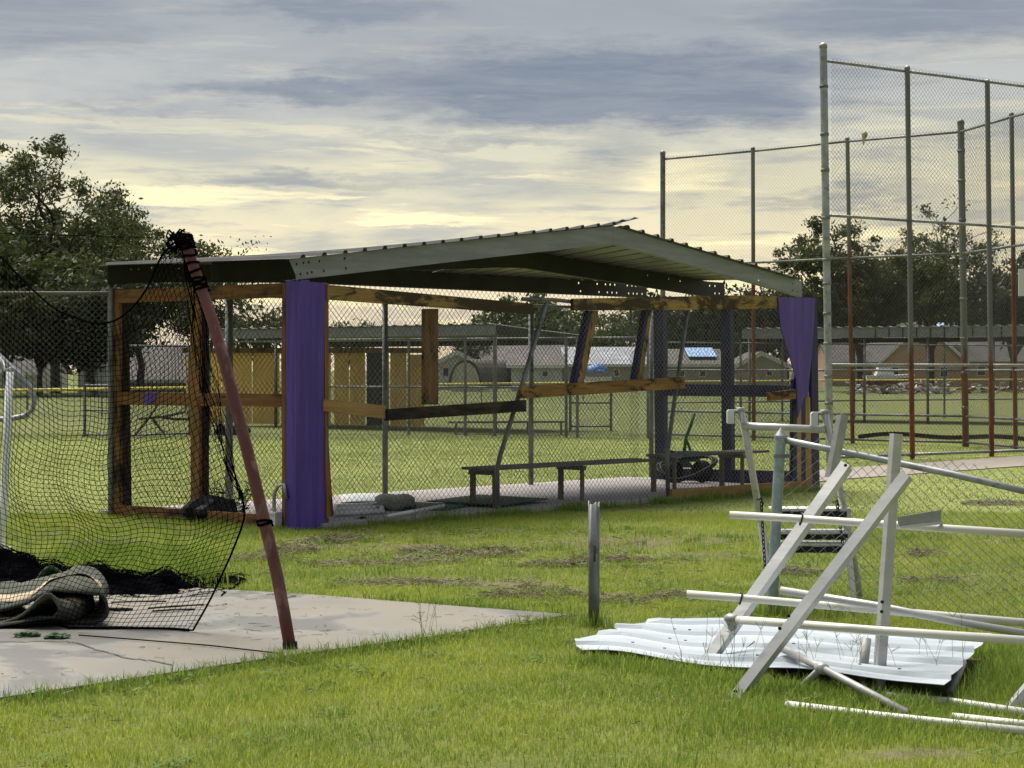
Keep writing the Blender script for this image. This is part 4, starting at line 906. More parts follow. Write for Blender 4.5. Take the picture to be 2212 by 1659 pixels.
# ------------------------------------------------------------------ far dugout
FY = 50.0
fd = thing('dugout', 'far open dugout with yellow plywood panels and grey flat roof across the field', 'dugout', (W(700, 930, FY).x, FY, 0))
def fp(x, y, Y): return W(x, y, Y)
fa, fb_ = fp(452, 719, 57.0), fp(1068, 702, 50.0)
fa.z = fb_.z = fp(1068, 702, 50.0).z
edir = (fb_ - fa); edir.z = 0; en = Vector((-edir.y, edir.x, 0)).normalized(); fdep = 3.6
mb = MB(); mb.prism([fa, fb_, fb_ + Vector((0, 0, -.24)), fa + Vector((0, 0, -.24))], en * .05); obj('fascia_beam', mb, fascia_m, fd)
ra, rb = fa + en * fdep, fb_ + en * fdep; zdrop = Vector((0, 0, -.25))
nsh = 9
for i in range(nsh):
    q0, q1 = i / nsh, (i + 1) / nsh; mb = MB(); us = np.linspace(q0, q1, 13); vs = []
    for j, u in enumerate(us):
        h_ = .035 if j % 4 == 2 else 0; e0 = fa.lerp(fb_, u) - en * .08; e1 = ra.lerp(rb, u) + zdrop
        vs += [e0 + Vector((0, 0, .02 + h_)), e1 + Vector((0, 0, .02 + h_))]
    mb.add(vs, [(2*j, 2*j+2, 2*j+3, 2*j+1) for j in range(12)]); obj('roof_sheet', mb, roof_m, fd, thick=.01)
mb = MB(); mb.prism([fb_ + en * .06 + Vector((.002, 0, 0)), rb + zdrop, rb + zdrop + Vector((0, 0, -.2)), fb_ + en * .06 + Vector((0, 0, -.24))], -edir.normalized() * .05); obj('end_beam', mb, purlin_m, fd)
mb = MB(); mb.beam(ra + zdrop + Vector((0, 0, -.1)), rb + zdrop + Vector((0, 0, -.1)), .06, .2); obj('rear_beam', mb, purlin_m, fd)
obj('front_rail', MB().tube([fp(470, 738, 56.9), fp(1068, 733, 50.1)], .03, 8), galv, fd)
for x in (505, 620, 718, 883, 1068):
    u = (x - 452) / (1068 - 452); c = fa.lerp(fb_, u * .93 if u < 1 else 1); mb = MB(); mb.tube([(c.x + .02, c.y + .08, 0), (c.x + .02, c.y + .08, c.z - .2)], .045, 8); obj('post', mb, galv_dk, fd, smooth=True)
back0 = fp(402, 930, 56.5); back1 = fp(918, 926, 53.5)
for (x0, x1, yt, yb) in ((402, 440, 767, 932), (441, 478, 762, 931), (480, 545, 762, 931), (546, 605, 762, 930), (607, 665, 762, 930), (667, 716, 760, 930), (722, 755, 759, 929), (756, 790, 759, 929), (843, 880, 762, 927), (881, 918, 766, 927)):
    Yp = 58 - (x0 - 402) / 516 * 4.0; a, b = fp(x0, yb, Yp), fp(x1, yb, Yp - (x1 - x0) / 516 * 4.0); ta = fp(x0, yt, Yp).z
    mb = MB(); mb.prism([(a.x, a.y, .06), (b.x - .02, b.y, .06), (b.x - .02, b.y, ta), (a.x, a.y, ta)], (0, .04, 0)); obj('plywood_panel', mb, yellow_pl, fd)
a, b = fp(792, 928, 54.9), fp(838, 928, 54.6); mb = MB(); mb.prism([(a.x, a.y, .06), (b.x, b.y, .06), (b.x, b.y, 2.05), (a.x, a.y, 2.05)], (0, .05, 0)); dr_ = obj('door', mb, purlin_m, fd)
mb = MB(); mb.box((b.x - .14, b.y - .04, .95), (b.x - .08, b.y, 1.05)); obj('handle', mb, galv, dr_)
mb = MB(); mb.beam(fp(395, 757, 58) , fp(925, 757, 53.5), .06, .14); obj('header_rail', mb, wood_v, fd)
P, L = flat((fa.x, fa.y), (fb_.x, fb_.y), .05); link_part('chain_link_mesh', fd, P, L, 2.1, wire_dk, .09, .0018, 1)
fbn = thing('bench', 'low far plank bench in front of the outfield fence', 'bench', fp(1100, 942, 49))
mb = MB(); mb.beam(fp(973, 912, 49.5), fp(1222, 911, 48.5), .3, .05); obj('plank', mb, wood_grey, fbn)
for x in (985, 1068, 1140, 1212):
    a = fp(x, 911, 49); mb = MB(); mb.beam((a.x, a.y, 0), (a.x, a.y, a.z - .02), .05, .22, up=(0, 1, 0)); obj('leg', mb, galv_dk, fbn)
# far fences round the field
def gfence(label, cols, Ys_, h, rails, m=galv_dk, wr=.0020, group='fences round the far field', rp=.036, cell=.09):
    ps = [((x - CX) / F * Y, Y) for x, Y in zip(cols, Ys_)]
    return fence('fence', label, ps, h, rails, rp, m, galv_dk, wire_dk, cell=cell, wr=wr, group=group, wob=0, cap=False, r_rail=.022)
gfence('tall far fence panel left of the yellow dugout, above the dark rails', [268, 410, 452], [47, 48.5, 49.5], 2.15, [2.12, .05])
gfence('low far gate panel left of the tall fence panel', [183, 266], [47.5, 47.2], 1.22, [1.2, .62, .05])
gfence('tall far fence in front of the far dugout bench', [700, 883, 1005, 1068, 1223, 1247, 1400], [50, 49, 48.4, 48.0, 47.2, 47.0, 46.4], 2.33, [2.30, 1.15])
gfence('small far gate with pale rails right of the far bench', [1232, 1320], [52, 52], 1.05, [.72, .12])
gfence('far fence seen through the right half of the dugout', [1440, 1600, 1690, 1845, 2040, 2260], [60, 61, 62, 64, 66, 68], 2.4, [2.37, 1.55, .6])
# outfield fence with yellow cap
of = thing('outfield_fence', 'long low outfield fence with a bright yellow cap', 'fence', W(0, 890, 64))
oc = [(-90, 62), (60, 65), (220, 69), (400, 74), (600, 80), (820, 87), (1040, 95), (1260, 104), (1480, 114), (1700, 124), (1960, 134), (2280, 142)]
pts = [Vector(((x - CX) / F * Y, Y, 0)) for x, Y in oc]
for i in range(len(pts)):
    p = pts[i]; obj('post', MB().tube([p, p + Vector((0, 0, .9))], .03, 6), galv_dk, of)
    if i:
        q = pts[i - 1]; obj('cap', MB().tube([q + Vector((0, 0, .92)), p + Vector((0, 0, .92))], .05, 8), yellow_cap, of, smooth=True)
        P, L = flat(q, p, .02); link_part('chain_link_mesh', of, P, L, .86, wire_dk, .11, .0025, 1)
# dark lump by the far dugout, leafless branch, white jug
c = G(492, 942); lump('tarp_bundle', (c.x, c.y + 1, 0), .42, .35, .33, blackp, 'dark bundled tarp before the yellow dugout panels, left of the red pole', 'tarp', 8, .3)
fx = fp(320, 945, 46); br_ = MB()
for a, b in (((292, 940), (345, 868)), ((300, 905), (400, 890)), ((330, 905), (355, 935)), ((340, 900), (415, 905))):
    br_.tube([W(*a, 46), W((a[0] + b[0]) / 2, (a[1] + b[1]) / 2 + 3, 46), W(*b, 46)], .03, 5)
tag(obj('fallen_branch', br_, bark), 'bare fallen branch in the field left of the dark tarp bundle', 'branch')
# third roof on the right
tr_ = thing('dugout', 'long grey-roofed dugout with ribbed roof edge at the far right behind the backstop', 'dugout', (W(1900, 900, 60).x, 60, 0))
ta, tb = fp(1603, 713, 62), fp(2290, 698, 57); ta.z = tb.z = 2.78
ed = (tb - ta); en2 = Vector((-ed.y, ed.x, 0)).normalized()
obj('fascia_beam', MB().prism([ta, tb, tb + Vector((0, 0, -.27)), ta + Vector((0, 0, -.27))], en2 * .05), fascia_m, tr_)
for i in range(10):
    us = np.linspace(i / 10, (i + 1) / 10, 13); vs = []
    for j, u in enumerate(us):
        h_ = .045 if j % 4 == 2 else 0; e0 = ta.lerp(tb, u) - en2 * .08; vs += [e0 + Vector((0, 0, .03 + h_)), e0 + en2 * 4 + Vector((0, 0, -.2 + h_))]
    obj('roof_sheet', MB().add(vs, [(2*j, 2*j+2, 2*j+3, 2*j+1) for j in range(12)]), roof_m, tr_, thick=.01)
for u in np.linspace(.44, 1, 14):
    c = ta.lerp(tb, u) - en2 * .01; obj('joint_cover', MB().box((c.x - .015, c.y - .02, c.z - .27), (c.x + .015, c.y + .005, c.z)), purlin_m, tr_)
for u in (.02, .2, .4, .6, .8, 1):
    c = ta.lerp(tb, u) + en2 * .12
    obj('post', MB().tube([(c.x, c.y, 0), (c.x, c.y, c.z - .2)], .04, 8), galv_dk, tr_, smooth=True)
obj('rear_beam', MB().beam(ta + en2 * 3.8 + Vector((0, 0, -.29)), tb + en2 * 3.8 + Vector((0, 0, -.29)), .06, .14), purlin_m, tr_)

# ------------------------------------------------------------------ houses
def house(label, x0, x1, Y, eave_y, ridge_y, depth, wallm, roofm, gable_front=False, wins=(), trimw=True, name='house'):
    a, b = W(x0, 830, Y).x, W(x1, 830, Y).x; ze, zr = W(0, eave_y, Y).z, W(0, ridge_y, Y).z; cx = (a + b) / 2
    t = thing(name, label, 'house', (cx, Y, 0)); ov = .35
    mb = MB()
    if gable_front:
        mb.prism([(a, Y, 0), (b, Y, 0), (b, Y, ze), (cx, Y, zr - .12), (a, Y, ze)], (0, depth, 0)); obj('wall', mb, wallm, t)
        sl = (zr - ze) / (cx - a)
        for s_ in (-1, 1):
            ex = a - ov if s_ < 0 else b + ov; mb = MB(); mb.prism([(ex, Y - ov, ze - ov * sl), (cx, Y - ov, zr), (cx, Y - ov, zr + .18), (ex, Y - ov, ze - ov * sl + .18)], (0, depth + 2 * ov, 0)); ro = obj('roof', mb, roofm, t)
            if trimw:
                mb = MB(); mb.prism([(ex, Y - ov - .04, ze - ov * sl - .16), (cx, Y - ov - .04, zr - .16), (cx, Y - ov - .04, zr + .2), (ex, Y - ov - .04, ze - ov * sl + .2)], (0, .035, 0)); obj('rake_board', mb, trim, ro)
    else:
        yc = Y + depth / 2; obj('wall', MB().prism([(a, Y, 0), (a, Y + depth, 0), (a, Y + depth, ze), (a, yc, zr - .15), (a, Y, ze)], (b - a, 0, 0)), wallm, t)
        for s_ in (0, 1):
            y0_ = Y - ov if s_ == 0 else Y + depth + ov; zz = ze - .12; ro = obj('roof', MB().prism([(a - ov, y0_, zz), (a - ov, yc, zr), (a - ov, yc, zr + .18), (a - ov, y0_, zz + .18)], (b - a + 2 * ov, 0, 0)), roofm, t)
            if s_ == 0 and trimw: obj('gutter', MB().box((a - ov, y0_ - .08, zz - .05), (b + ov, y0_ - .01, zz + .18)), trim, ro)
    for (wx, wy0, wx1, wy1, kind) in wins:
        p, q = W(wx, wy1, Y), W(wx1, wy0, Y); o = obj('window' if kind == 'w' else 'door', MB().box((p.x, Y - .07, p.z), (q.x, Y - .01, q.z)), trim if kind == 'w' else shingle_dk, t)
        if kind == 'w': obj('pane', MB().box((p.x + .08, Y - .09, p.z + .08), (q.x - .08, Y - .072, q.z - .08)), glass, o)
    return t
house('dark-roofed white house at the far left below the big tree', -60, 82, 150, 806, 748, 10, siding, shingle_dk, wins=[(8, 812, 22, 826, 'w'), (50, 812, 62, 826, 'w')])
house('small white shed glimpsed under the big tree at left', 168, 226, 140, 790, 772, 6, siding, shingle, gable_front=True, wins=[(185, 800, 198, 826, 'd')])
house('grey-roofed house between the big tree and the yellow dugout', 262, 420, 145, 822, 748, 11, siding_tan, shingle, wins=[(300, 825, 318, 834, 'w')])
house('white gabled house beside the yellow dugout', 940, 1034, 160, 786, 762, 9, siding, shingle, gable_front=True, wins=[(958, 795, 968, 812, 'd')])
house('wide grey-roofed house behind the arched barn', 1010, 1222, 175, 788, 738, 12, siding_tan, shingle, wins=[(1120, 795, 1135, 812, 'w'), (1165, 795, 1180, 812, 'w')])
house('low white house right of the arched barn', 1104, 1214, 150, 790, 768, 7, siding, shingle, wins=[(1125, 800, 1140, 815, 'w'), (1170, 800, 1185, 815, 'w')])
house('long pale-roofed house behind the blue tarp', 1224, 1400, 170, 788, 752, 12, siding_tan, shingle_lt, wins=[(1245, 797, 1258, 814, 'w'), (1325, 797, 1338, 814, 'w')])
tp = house('tan house with pale blue tarp on its roof beyond the dugout', 1440, 1560, 165, 788, 757, 11, siding_tan, shingle, wins=[(1465, 797, 1480, 815, 'w'), (1510, 797, 1525, 815, 'w')])
a, b = W(1490, 760, 165), W(1552, 782, 165); mb = MB(); mb.prism([(a.x, 166.2, W(0, 783, 165).z + .45), (b.x, 166.2, W(0, 783, 165).z + .45), (b.x, 170.3, W(0, 757, 165).z + .24), (a.x, 170.3, W(0, 757, 165).z + .24)], (0, 0, .05)); obj('roof_tarp', mb, tarp_pale, tp)
house('pale gabled house between the tarped house and the backstop', 1590, 1700, 160, 790, 764, 10, siding_tan, shingle, gable_front=True, wins=[(1620, 797, 1634, 813, 'w'), (1655, 797, 1669, 813, 'w')])
bh = house('brown brick house with steep white-trimmed gable at the right', 1905, 2084, 190, 778, 697, 12, brick_m, shingle_dk, gable_front=True, wins=[(1925, 792, 1942, 815, 'w'), (2030, 792, 2048, 815, 'w')])
a, b = W(1986, 742, 190), W(2003, 730, 190); obj('attic_vent', MB().box((a.x, 189.9, a.z), (b.x, 189.97, b.z)), shingle_dk, bh)
house('dark-roofed house wing right of the brick gable', 2078, 2290, 195, 777, 722, 13, brick_m, shingle_dk, wins=[(2110, 790, 2130, 812, 'w')])
house('dark-roofed house wing left of the brick gable', 1795, 1915, 196, 780, 732, 13, brick_m, shingle_dk)
tq = W(2065, 706, 193); obj('roof_tarp', MB().prism([(W(2020, 0, 195).x, 197.0, W(0, 714, 195).z), (W(2085, 0, 195).x, 197.0, W(0, 714, 195).z), (W(2085, 0, 195).x, 199, W(0, 696, 195).z), (W(2022, 0, 195).x, 199, W(0, 696, 195).z)], (0, .05, .05)), tarp_pale, bh)
# arched barn shed
ab = thing('barn_shed', 'cream arched-front barn shed with brown roof among the far houses', 'shed', W(1005, 836, 148)); cxs, Yb = W(1005, 0, 148).x, 148
prof = [(cxs + 1.05 * math.cos(a) * (1 if True else 1), 148, .4 + 1.75 * math.sin(a)) for a in np.linspace(0, math.pi, 13)]
obj('front_wall', MB().prism([(cxs + 1.05, 148, 0)] + prof + [(cxs - 1.05, 148, 0)], (0, .2, 0)), siding_cream, ab)
prof2 = [(cxs + 1.2 * math.cos(a), 148.05, .35 + 1.95 * math.sin(a)) for a in np.linspace(0, math.pi, 13)]
rv = []; n = len(prof2)
rv = [Vector(p) for p in prof2] + [Vector(p) + Vector((2.6, 4, 0)) for p in prof2]
obj('roof', MB().add(rv, [(i, i + 1, n + i + 1, n + i) for i in range(n - 1)]), shingle, ab, thick=.12)
# tarped trailer, boat, debris
tl = thing('utility_trailer', 'white trailer under a bright blue tarp among the far houses', 'trailer', W(1290, 836, 150))
a, b = W(1262, 815, 150), W(1320, 812, 150)
obj('bed', MB().box((a.x, 149, .75), (b.x, 151, 1.05)), trim, tl)
for x in (a.x + .5, b.x - .5): obj('wheel', MB().tube([(x, 148.9, .35), (x, 149.1, .35)], .35, 14), blackp, tl)
lump('tarp_load', (0, 0, 0), .8, .8, .62, tarp_blue, None, None, 2, .2).parent = tl
bpy.data.objects['tarp_load'].location = (-.1, 0, 1.05)
bt = thing('boat', 'red and white boat on the far lawn before the brick house', 'boat', W(1920, 842, 140)); a, b = W(1868, 822, 140), W(1975, 822, 140)
def hull(z0_, z1_, m, nm, w0, w1):
    mb = MB(); n = 10; vs = []
    for i in range(n + 1):
        u = i / n; x = a.x + (b.x - a.x) * u; w = (1 - max(0, u - .6) ** 2 * 5) ; lift = .25 * max(0, u - .5)
        vs += [(x, 140 - w0 * w, z0_ + lift), (x, 140 + w0 * w, z0_ + lift), (x, 140 + w1 * w, z1_ + lift), (x, 140 - w1 * w, z1_ + lift)]
    mb.add(vs, [(i*4+k_, i*4+(k_+1)%4, i*4+4+(k_+1)%4, i*4+4+k_) for i in range(n) for k_ in range(4)] + [(0, 1, 2, 3), (n*4, n*4+1, n*4+2, n*4+3)]); return obj(nm, mb, m, bt)
hull(.55, .95, boat_red, 'hull', .5, .8); hull(.96, 1.2, white, 'gunwale', .8, .85)
obj('cabin', MB().prism([(a.x + .7, 139.5, 1.2), (a.x + 2, 139.5, 1.2), (a.x + 1.7, 139.5, 1.75), (a.x + .9, 139.5, 1.75)], (0, 1, 0)), white, bt)
obj('trailer_frame', MB().box((a.x, 139.6, .3), (b.x, 140.4, .45)), galv_dk, bt)
for x in (a.x + .9, a.x + 1.7): obj('wheel', MB().tube([(x, 139.1, .3), (x, 139.3, .3)], .3, 12), blackp, bt)
dbm = [trim, galv, wood_tan, boat_red, blackp, siding_tan, white]
for lab, xr, Yd, nn in (('white and grey storm debris pile at the edge of the far lawn, under the boat', (1830, 2055), 133, 130), ('dark storm debris pile along the far right of the lawn', (2075, 2260), 136, 90)):
    t = thing('debris_pile', lab, 'debris', W((xr[0] + xr[1]) / 2, 845, Yd)); r_ = random.Random(nn)
    for mi, mm in enumerate(dbm):
        if lab.startswith('dark') and mi in (0, 6): continue
        mb = MB()
        for q in range(nn // 7 + (14 if mi in (0, 6) else 0)):
            x = W(r_.uniform(*xr), 845, Yd).x; c = Vector((x, Yd + r_.uniform(-.8, .8), r_.uniform(.03, .45 if q % 3 else .8))); e = Vector((r_.uniform(-1, 1), r_.uniform(-.4, .4), r_.uniform(-.25, .25))) * r_.uniform(.15, .6)
            mb.beam(c - e, c + e, r_.uniform(.05, .3), r_.uniform(.03, .16))
        o = obj('rubble', mb, mm, t); o['kind'] = 'stuff'
# utility pole
up = thing('utility_pole', 'dark wooden utility pole standing behind the far houses near the leaning studs', 'pole', W(1362, 830, 185)); p = W(1362, 640, 185)
obj('shaft', MB().tube([(p.x, 185, 0), (p.x, 185, p.z)], .13, 8), bark, up); obj('crossarm', MB().beam((p.x - 1.1, 185, p.z - .6), (p.x + 1.1, 185, p.z - .6), .1, .12), bark, up)

# ------------------------------------------------------------------ trees
def tree(name, label, vx, Y, top_y, spread, leafm, seed, nclump=420, leaf=.30, per=34, crown0=.18, limbs=6, upright=.5, group='trees behind the field', rcl=.9, lop=0.0, shape=None):
    rg = random.Random(seed); x0 = (vx - CX) / F * Y; H = EYE + (HZ - top_y) / F * Y
    t = thing(name, label, 'tree', (x0, Y, 0), 0, group)
    mb = MB(); tips = []
    base_r = H * .018 + .05; th = H * (.30 if upright < .8 else .22)
    trunk = [Vector((0, 0, 0)), Vector((rg.uniform(-.2, .2), 0, th * .5)), Vector((rg.uniform(-.3, .3), rg.uniform(-.3, .3), th))]
    mb.tube(trunk, [base_r, base_r * .8, base_r * .7], 8)
    def grow(p, dr, ln, r, lv):
        pts = [p]; d_ = Vector(dr)
        for i in range(4):
            d_ = (d_ + Vector((rg.uniform(-.25, .25), rg.uniform(-.25, .25), rg.uniform(-.05, .22)))).normalized(); pts.append(pts[-1] + d_ * ln / 4)
        mb.tube(pts, [r, r * .82, r * .66, r * .5, r * .35], 5 if lv else 6)
        if lv >= 1: tips.extend(pts[1:])
        if lv < 3:
            for k_ in range(3 if lv else 4):
                q = pts[rg.randint(1, 4)]; a = rg.uniform(0, 6.28); nd = (d_ * .6 + Vector((math.cos(a), math.sin(a), rg.uniform(-.15, .5))) * .8).normalized()
                grow(q, nd, ln * rg.uniform(.5, .72), r * .5, lv + 1)
    for k_ in range(limbs):
        a = 2 * math.pi * k_ / limbs + rg.uniform(-.3, .3); e = rg.uniform(.35, .9) * (1 - upright) + rg.uniform(0, .2)
        sh = spread / 2; st = trunk[1].lerp(trunk[2], rg.random()); dr = Vector((math.cos(a) * e + lop * .3, math.sin(a) * e * .8, 1 - e * .55)).normalized()
        grow(st, dr, (H - th) * rg.uniform(.45, .75), base_r * .55, 0)
    grow(trunk[2], Vector((lop * .2, 0, 1)), (H - th) * .7, base_r * .6, 0)
    # fit the crown to its height and spread
    V = np.array(mb.v); T = np.array([tuple(p) for p in tips]); zt = T[:, 2].max(); z0_ = th
    sx = (spread / 2) / max(.1, np.percentile(np.abs(T[:, 0]), 96)); sz = (H - th - .3) / (zt - th)
    def fit(A):
        A = A.copy(); m_ = A[:, 2] > z0_ * .5; k_ = np.clip((A[:, 2] - z0_ * .5) / (z0_ * .8), 0, 1)
        A[:, 0] *= 1 + (sx - 1) * k_; A[:, 1] *= 1 + (min(sx, 1.2) - 1) * k_; up_ = A[:, 2] > z0_; A[up_, 2] = z0_ + (A[up_, 2] - z0_) * sz; return A
    mb.v = [tuple(p) for p in fit(V)]; T = fit(T)
    if shape is not None:                    # pull limbs inside a silhouette: half-width as a function of relative height
        def sq(A):
            A = A.copy(); hw = np.interp(A[:, 2] / H, [s[0] for s in shape], [s[1] for s in shape]) * spread / 2
            A[:, 0] = np.sign(A[:, 0]) * hw * np.tanh(np.abs(A[:, 0]) / np.maximum(hw, .05)); return A
        T = sq(T); vv = np.array(mb.v); up_ = vv[:, 2] > th; vv[up_] = sq(vv[up_]); mb.v = [tuple(p) for p in vv]
    obj('trunk', mb, bark, t, local=True)
    g_ = np.random.default_rng(seed); T = T[T[:, 2] > H * crown0]
    C = T[g_.integers(0, len(T), nclump)] + g_.normal(0, .25, (nclump, 3)) * rcl
    sz_ = g_.uniform(.45, 1.15, nclump) * rcl
    L_ = np.repeat(C, per, 0) + g_.normal(0, 1, (nclump * per, 3)) * np.repeat(sz_, per)[:, None] * np.array([.62, .62, .40])
    L_ = L_[L_[:, 2] > .3]; n = len(L_)
    a = g_.normal(0, 1, (n, 3)); a /= np.linalg.norm(a, axis=1)[:, None]; b = np.cross(a, g_.normal(0, 1, (n, 3))); b /= np.linalg.norm(b, axis=1)[:, None]
    s_ = (leaf * g_.uniform(.5, 1.25, n))[:, None]
    Q = np.stack([L_ - a * s_, L_ + b * s_ * .45, L_ + a * s_, L_ - b * s_ * .45], 1).reshape(-1, 3)
    o = obj('crown', mesh_np('crown', Q, np.arange(n * 4).reshape(-1, 4), 4), leafm, t); return t
lshape = [(0, .95), (.25, 1.1), (.45, 1.05), (.62, .80), (.75, .48), (.88, .24), (1.0, .05)]
tree('broadleaf_tree', 'largest dark tree rising at the left edge behind the net', 120, 138, 285, 17.5, leaf_a, 11, 520, .17, 85, .06, 11, .6, shape=lshape, rcl=.78)
tree('broadleaf_tree', 'bushy tree between the largest tree and the red pole', 300, 128, 425, 9.5, leaf_a, 15, 160, .16, 70, .10, 6, .5, rcl=.9)
tree('broadleaf_tree', 'smaller thin-leaved tree directly behind the red pole head', 445, 140, 515, 5.5, leaf_a, 12, 150, .15, 44, .25, 5, .5, rcl=.8)
tree('broadleaf_tree', 'low tree at the very left edge behind the white post', 20, 120, 500, 8, leaf_a, 31, 300, .24, 34, .1, 6, .4)
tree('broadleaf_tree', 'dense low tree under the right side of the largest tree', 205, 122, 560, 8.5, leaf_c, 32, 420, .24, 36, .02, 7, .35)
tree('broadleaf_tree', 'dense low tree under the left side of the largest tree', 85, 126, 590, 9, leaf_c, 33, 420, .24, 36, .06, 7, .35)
tree('broadleaf_tree', 'sparse tree seen through the gap left of the purple corner board', 570, 150, 610, 6, leaf_a, 18, 120, .20, 24, .2, 6, .4, rcl=.7)
tree('broadleaf_tree', 'thin bare-topped tree right of the purple corner board', 745, 165, 668, 4.5, leaf_a, 13, 70, .18, 18, .2, 5, .4, rcl=.7)
tree('broadleaf_tree', 'low thin tree above the middle of the far dugout roof', 1005, 170, 678, 4.5, leaf_a, 14, 80, .18, 18, .2, 5, .4, rcl=.7)
tree('broadleaf_tree', 'round olive tree behind the right end of the far dugout roof', 1160, 190, 622, 8.5, leaf_b, 16, 420, .28, 34, .08, 7, .4)
tree('broadleaf_tree', 'small loose tree behind the leaning studs', 1315, 185, 668, 5.5, leaf_b, 17, 150, .22, 24, .1, 5, .4, rcl=.8)
rshape = [(0, .5), (.25, .75), (.45, 1.0), (.65, 1.02), (.82, .72), (.93, .45), (1.0, .25)]
tree('broadleaf_tree', 'spreading dark tree behind the tall backstop posts', 1862, 150, 428, 14.8, leaf_a, 21, 360, .17, 80, .22, 8, .35, shape=rshape, rcl=.65)
tree('broadleaf_tree', 'airy tree standing right of the spreading backstop tree', 2010, 165, 432, 9, leaf_a, 27, 220, .16, 44, .2, 6, .5, rcl=.8)
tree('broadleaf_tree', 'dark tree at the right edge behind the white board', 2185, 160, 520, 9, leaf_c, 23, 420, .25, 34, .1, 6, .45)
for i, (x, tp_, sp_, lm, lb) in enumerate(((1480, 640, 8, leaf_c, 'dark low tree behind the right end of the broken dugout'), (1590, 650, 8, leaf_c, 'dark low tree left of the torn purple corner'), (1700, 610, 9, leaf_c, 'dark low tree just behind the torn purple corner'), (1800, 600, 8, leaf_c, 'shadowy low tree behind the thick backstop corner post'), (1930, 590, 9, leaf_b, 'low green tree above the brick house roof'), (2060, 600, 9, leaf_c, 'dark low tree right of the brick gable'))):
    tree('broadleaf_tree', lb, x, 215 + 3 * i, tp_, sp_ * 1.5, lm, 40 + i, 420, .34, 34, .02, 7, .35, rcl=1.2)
def weed(label, c, h, n, seed):
    t = thing('weed_plant', label, 'plant', c, 0, 'weeds by the dugout'); rg = random.Random(seed); st = MB(); V = []; Fs = []
    for i in range(n):
        a = rg.uniform(0, 6.28); tp_ = Vector((.12 * math.cos(a), .1 * math.sin(a), h * rg.uniform(.6, 1))); st.tube([(0, 0, 0), tp_ * .5 + Vector((0, 0, .03)), tp_], .004, 4)
        for k_ in range(14):
            p = tp_ * rg.uniform(.25, 1.0); b = rg.uniform(0, 6.28); dr = Vector((math.cos(b), math.sin(b), rg.uniform(-.3, .4))).normalized(); sd = dr.cross(Vector((0, 0, 1))).normalized(); s_ = rg.uniform(.035, .075)
            o = len(V); V += [p, p + dr * s_ * .5 + sd * s_ * .4, p + dr * s_ * 1.2, p + dr * s_ * .5 - sd * s_ * .4]; Fs.append((o, o+1, o+2, o+3))
    obj('stem', st, leaf_w, t, local=True); obj('leaves', MB().add(V, Fs), leaf_w, t, local=True)
for i, (vx, vy, h, lb) in enumerate(((408, 1112, .36, 'leafy weed left of the middle stud behind the net'), (462, 1112, .38, 'leafy weed between the middle stud and the black bag'))):
    p = toW((.35, VP(vx, vy, A0, Wd)[0], 0)); weed(lb, (p.x, p.y, 0), h + .06, 8, i)

# ------------------------------------------------------------------ grass
def inside(X, Y, poly):
    r_ = np.zeros(len(X), bool); n = len(poly)
    for i in range(n):
        x1_, y1_ = poly[i]; x2_, y2_ = poly[(i + 1) % n]; c = ((y1_ > Y) != (y2_ > Y)) & (X < (x2_ - x1_) * (Y - y1_) / (y2_ - y1_ + 1e-12) + x1_); r_ ^= c
    return r_
pad2 = [(p.x, p.y) for p in PAD]; slab2 = [(toW((x, y, 0)).x, toW((x, y, 0)).y) for x, y in ((.28, -.03), (DL + .03, -.03), (DL + .03, DD + .2), (.03, DD + .2), (.03, 1.2))]
sheet2 = [(sheetf(u, v).x, sheetf(u, v).y) for u, v in ((0, .02), (.5, .02), (1, .02), (1, 1), (.5, 1), (0, 1))]
path2 = [(p.x, p.y) for p in (G(1740, 1046), G(1800, 1038), G(2250, 1005), G(2250, 984), G(1790, 1015), G(1740, 1020))]
def vnoise(X, Y, s, seed):
    g_ = np.random.default_rng(seed).random((256, 256)); x = X * s; y = Y * s; xi = np.floor(x).astype(int); yi = np.floor(y).astype(int); fx_ = x - xi; fy_ = y - yi; fx_ = fx_ * fx_ * (3 - 2 * fx_); fy_ = fy_ * fy_ * (3 - 2 * fy_)
    q = lambda a, b: g_[a % 256, b % 256]
    return (q(xi, yi) * (1 - fx_) + q(xi + 1, yi) * fx_) * (1 - fy_) + (q(xi, yi + 1) * (1 - fx_) + q(xi + 1, yi + 1) * fx_) * fy_
def scatter(n, y0, y1):
    g_ = rng; Y = np.sqrt(g_.random(n) * (y1**2 - y0**2) + y0**2); X = (g_.random(n) * 2 - 1) * Y * .275
    k_ = ~inside(X, Y, pad2) & ~inside(X, Y, slab2) & ~inside(X, Y, sheet2) & ~inside(X, Y, path2)
    nz = vnoise(X, Y, 2.3, 8) * .6 + vnoise(X, Y, 6.1, 9) * .4 - .5
    for c_, rx_, ry_ in SOIL:
        q = np.sqrt(((X - c_.x) / rx_) ** 2 + ((Y - c_.y) / ry_) ** 2) + nz * 1.5; k_ &= g_.random(n) > np.clip(1.15 - q, 0, .9)
    return X[k_], Y[k_]
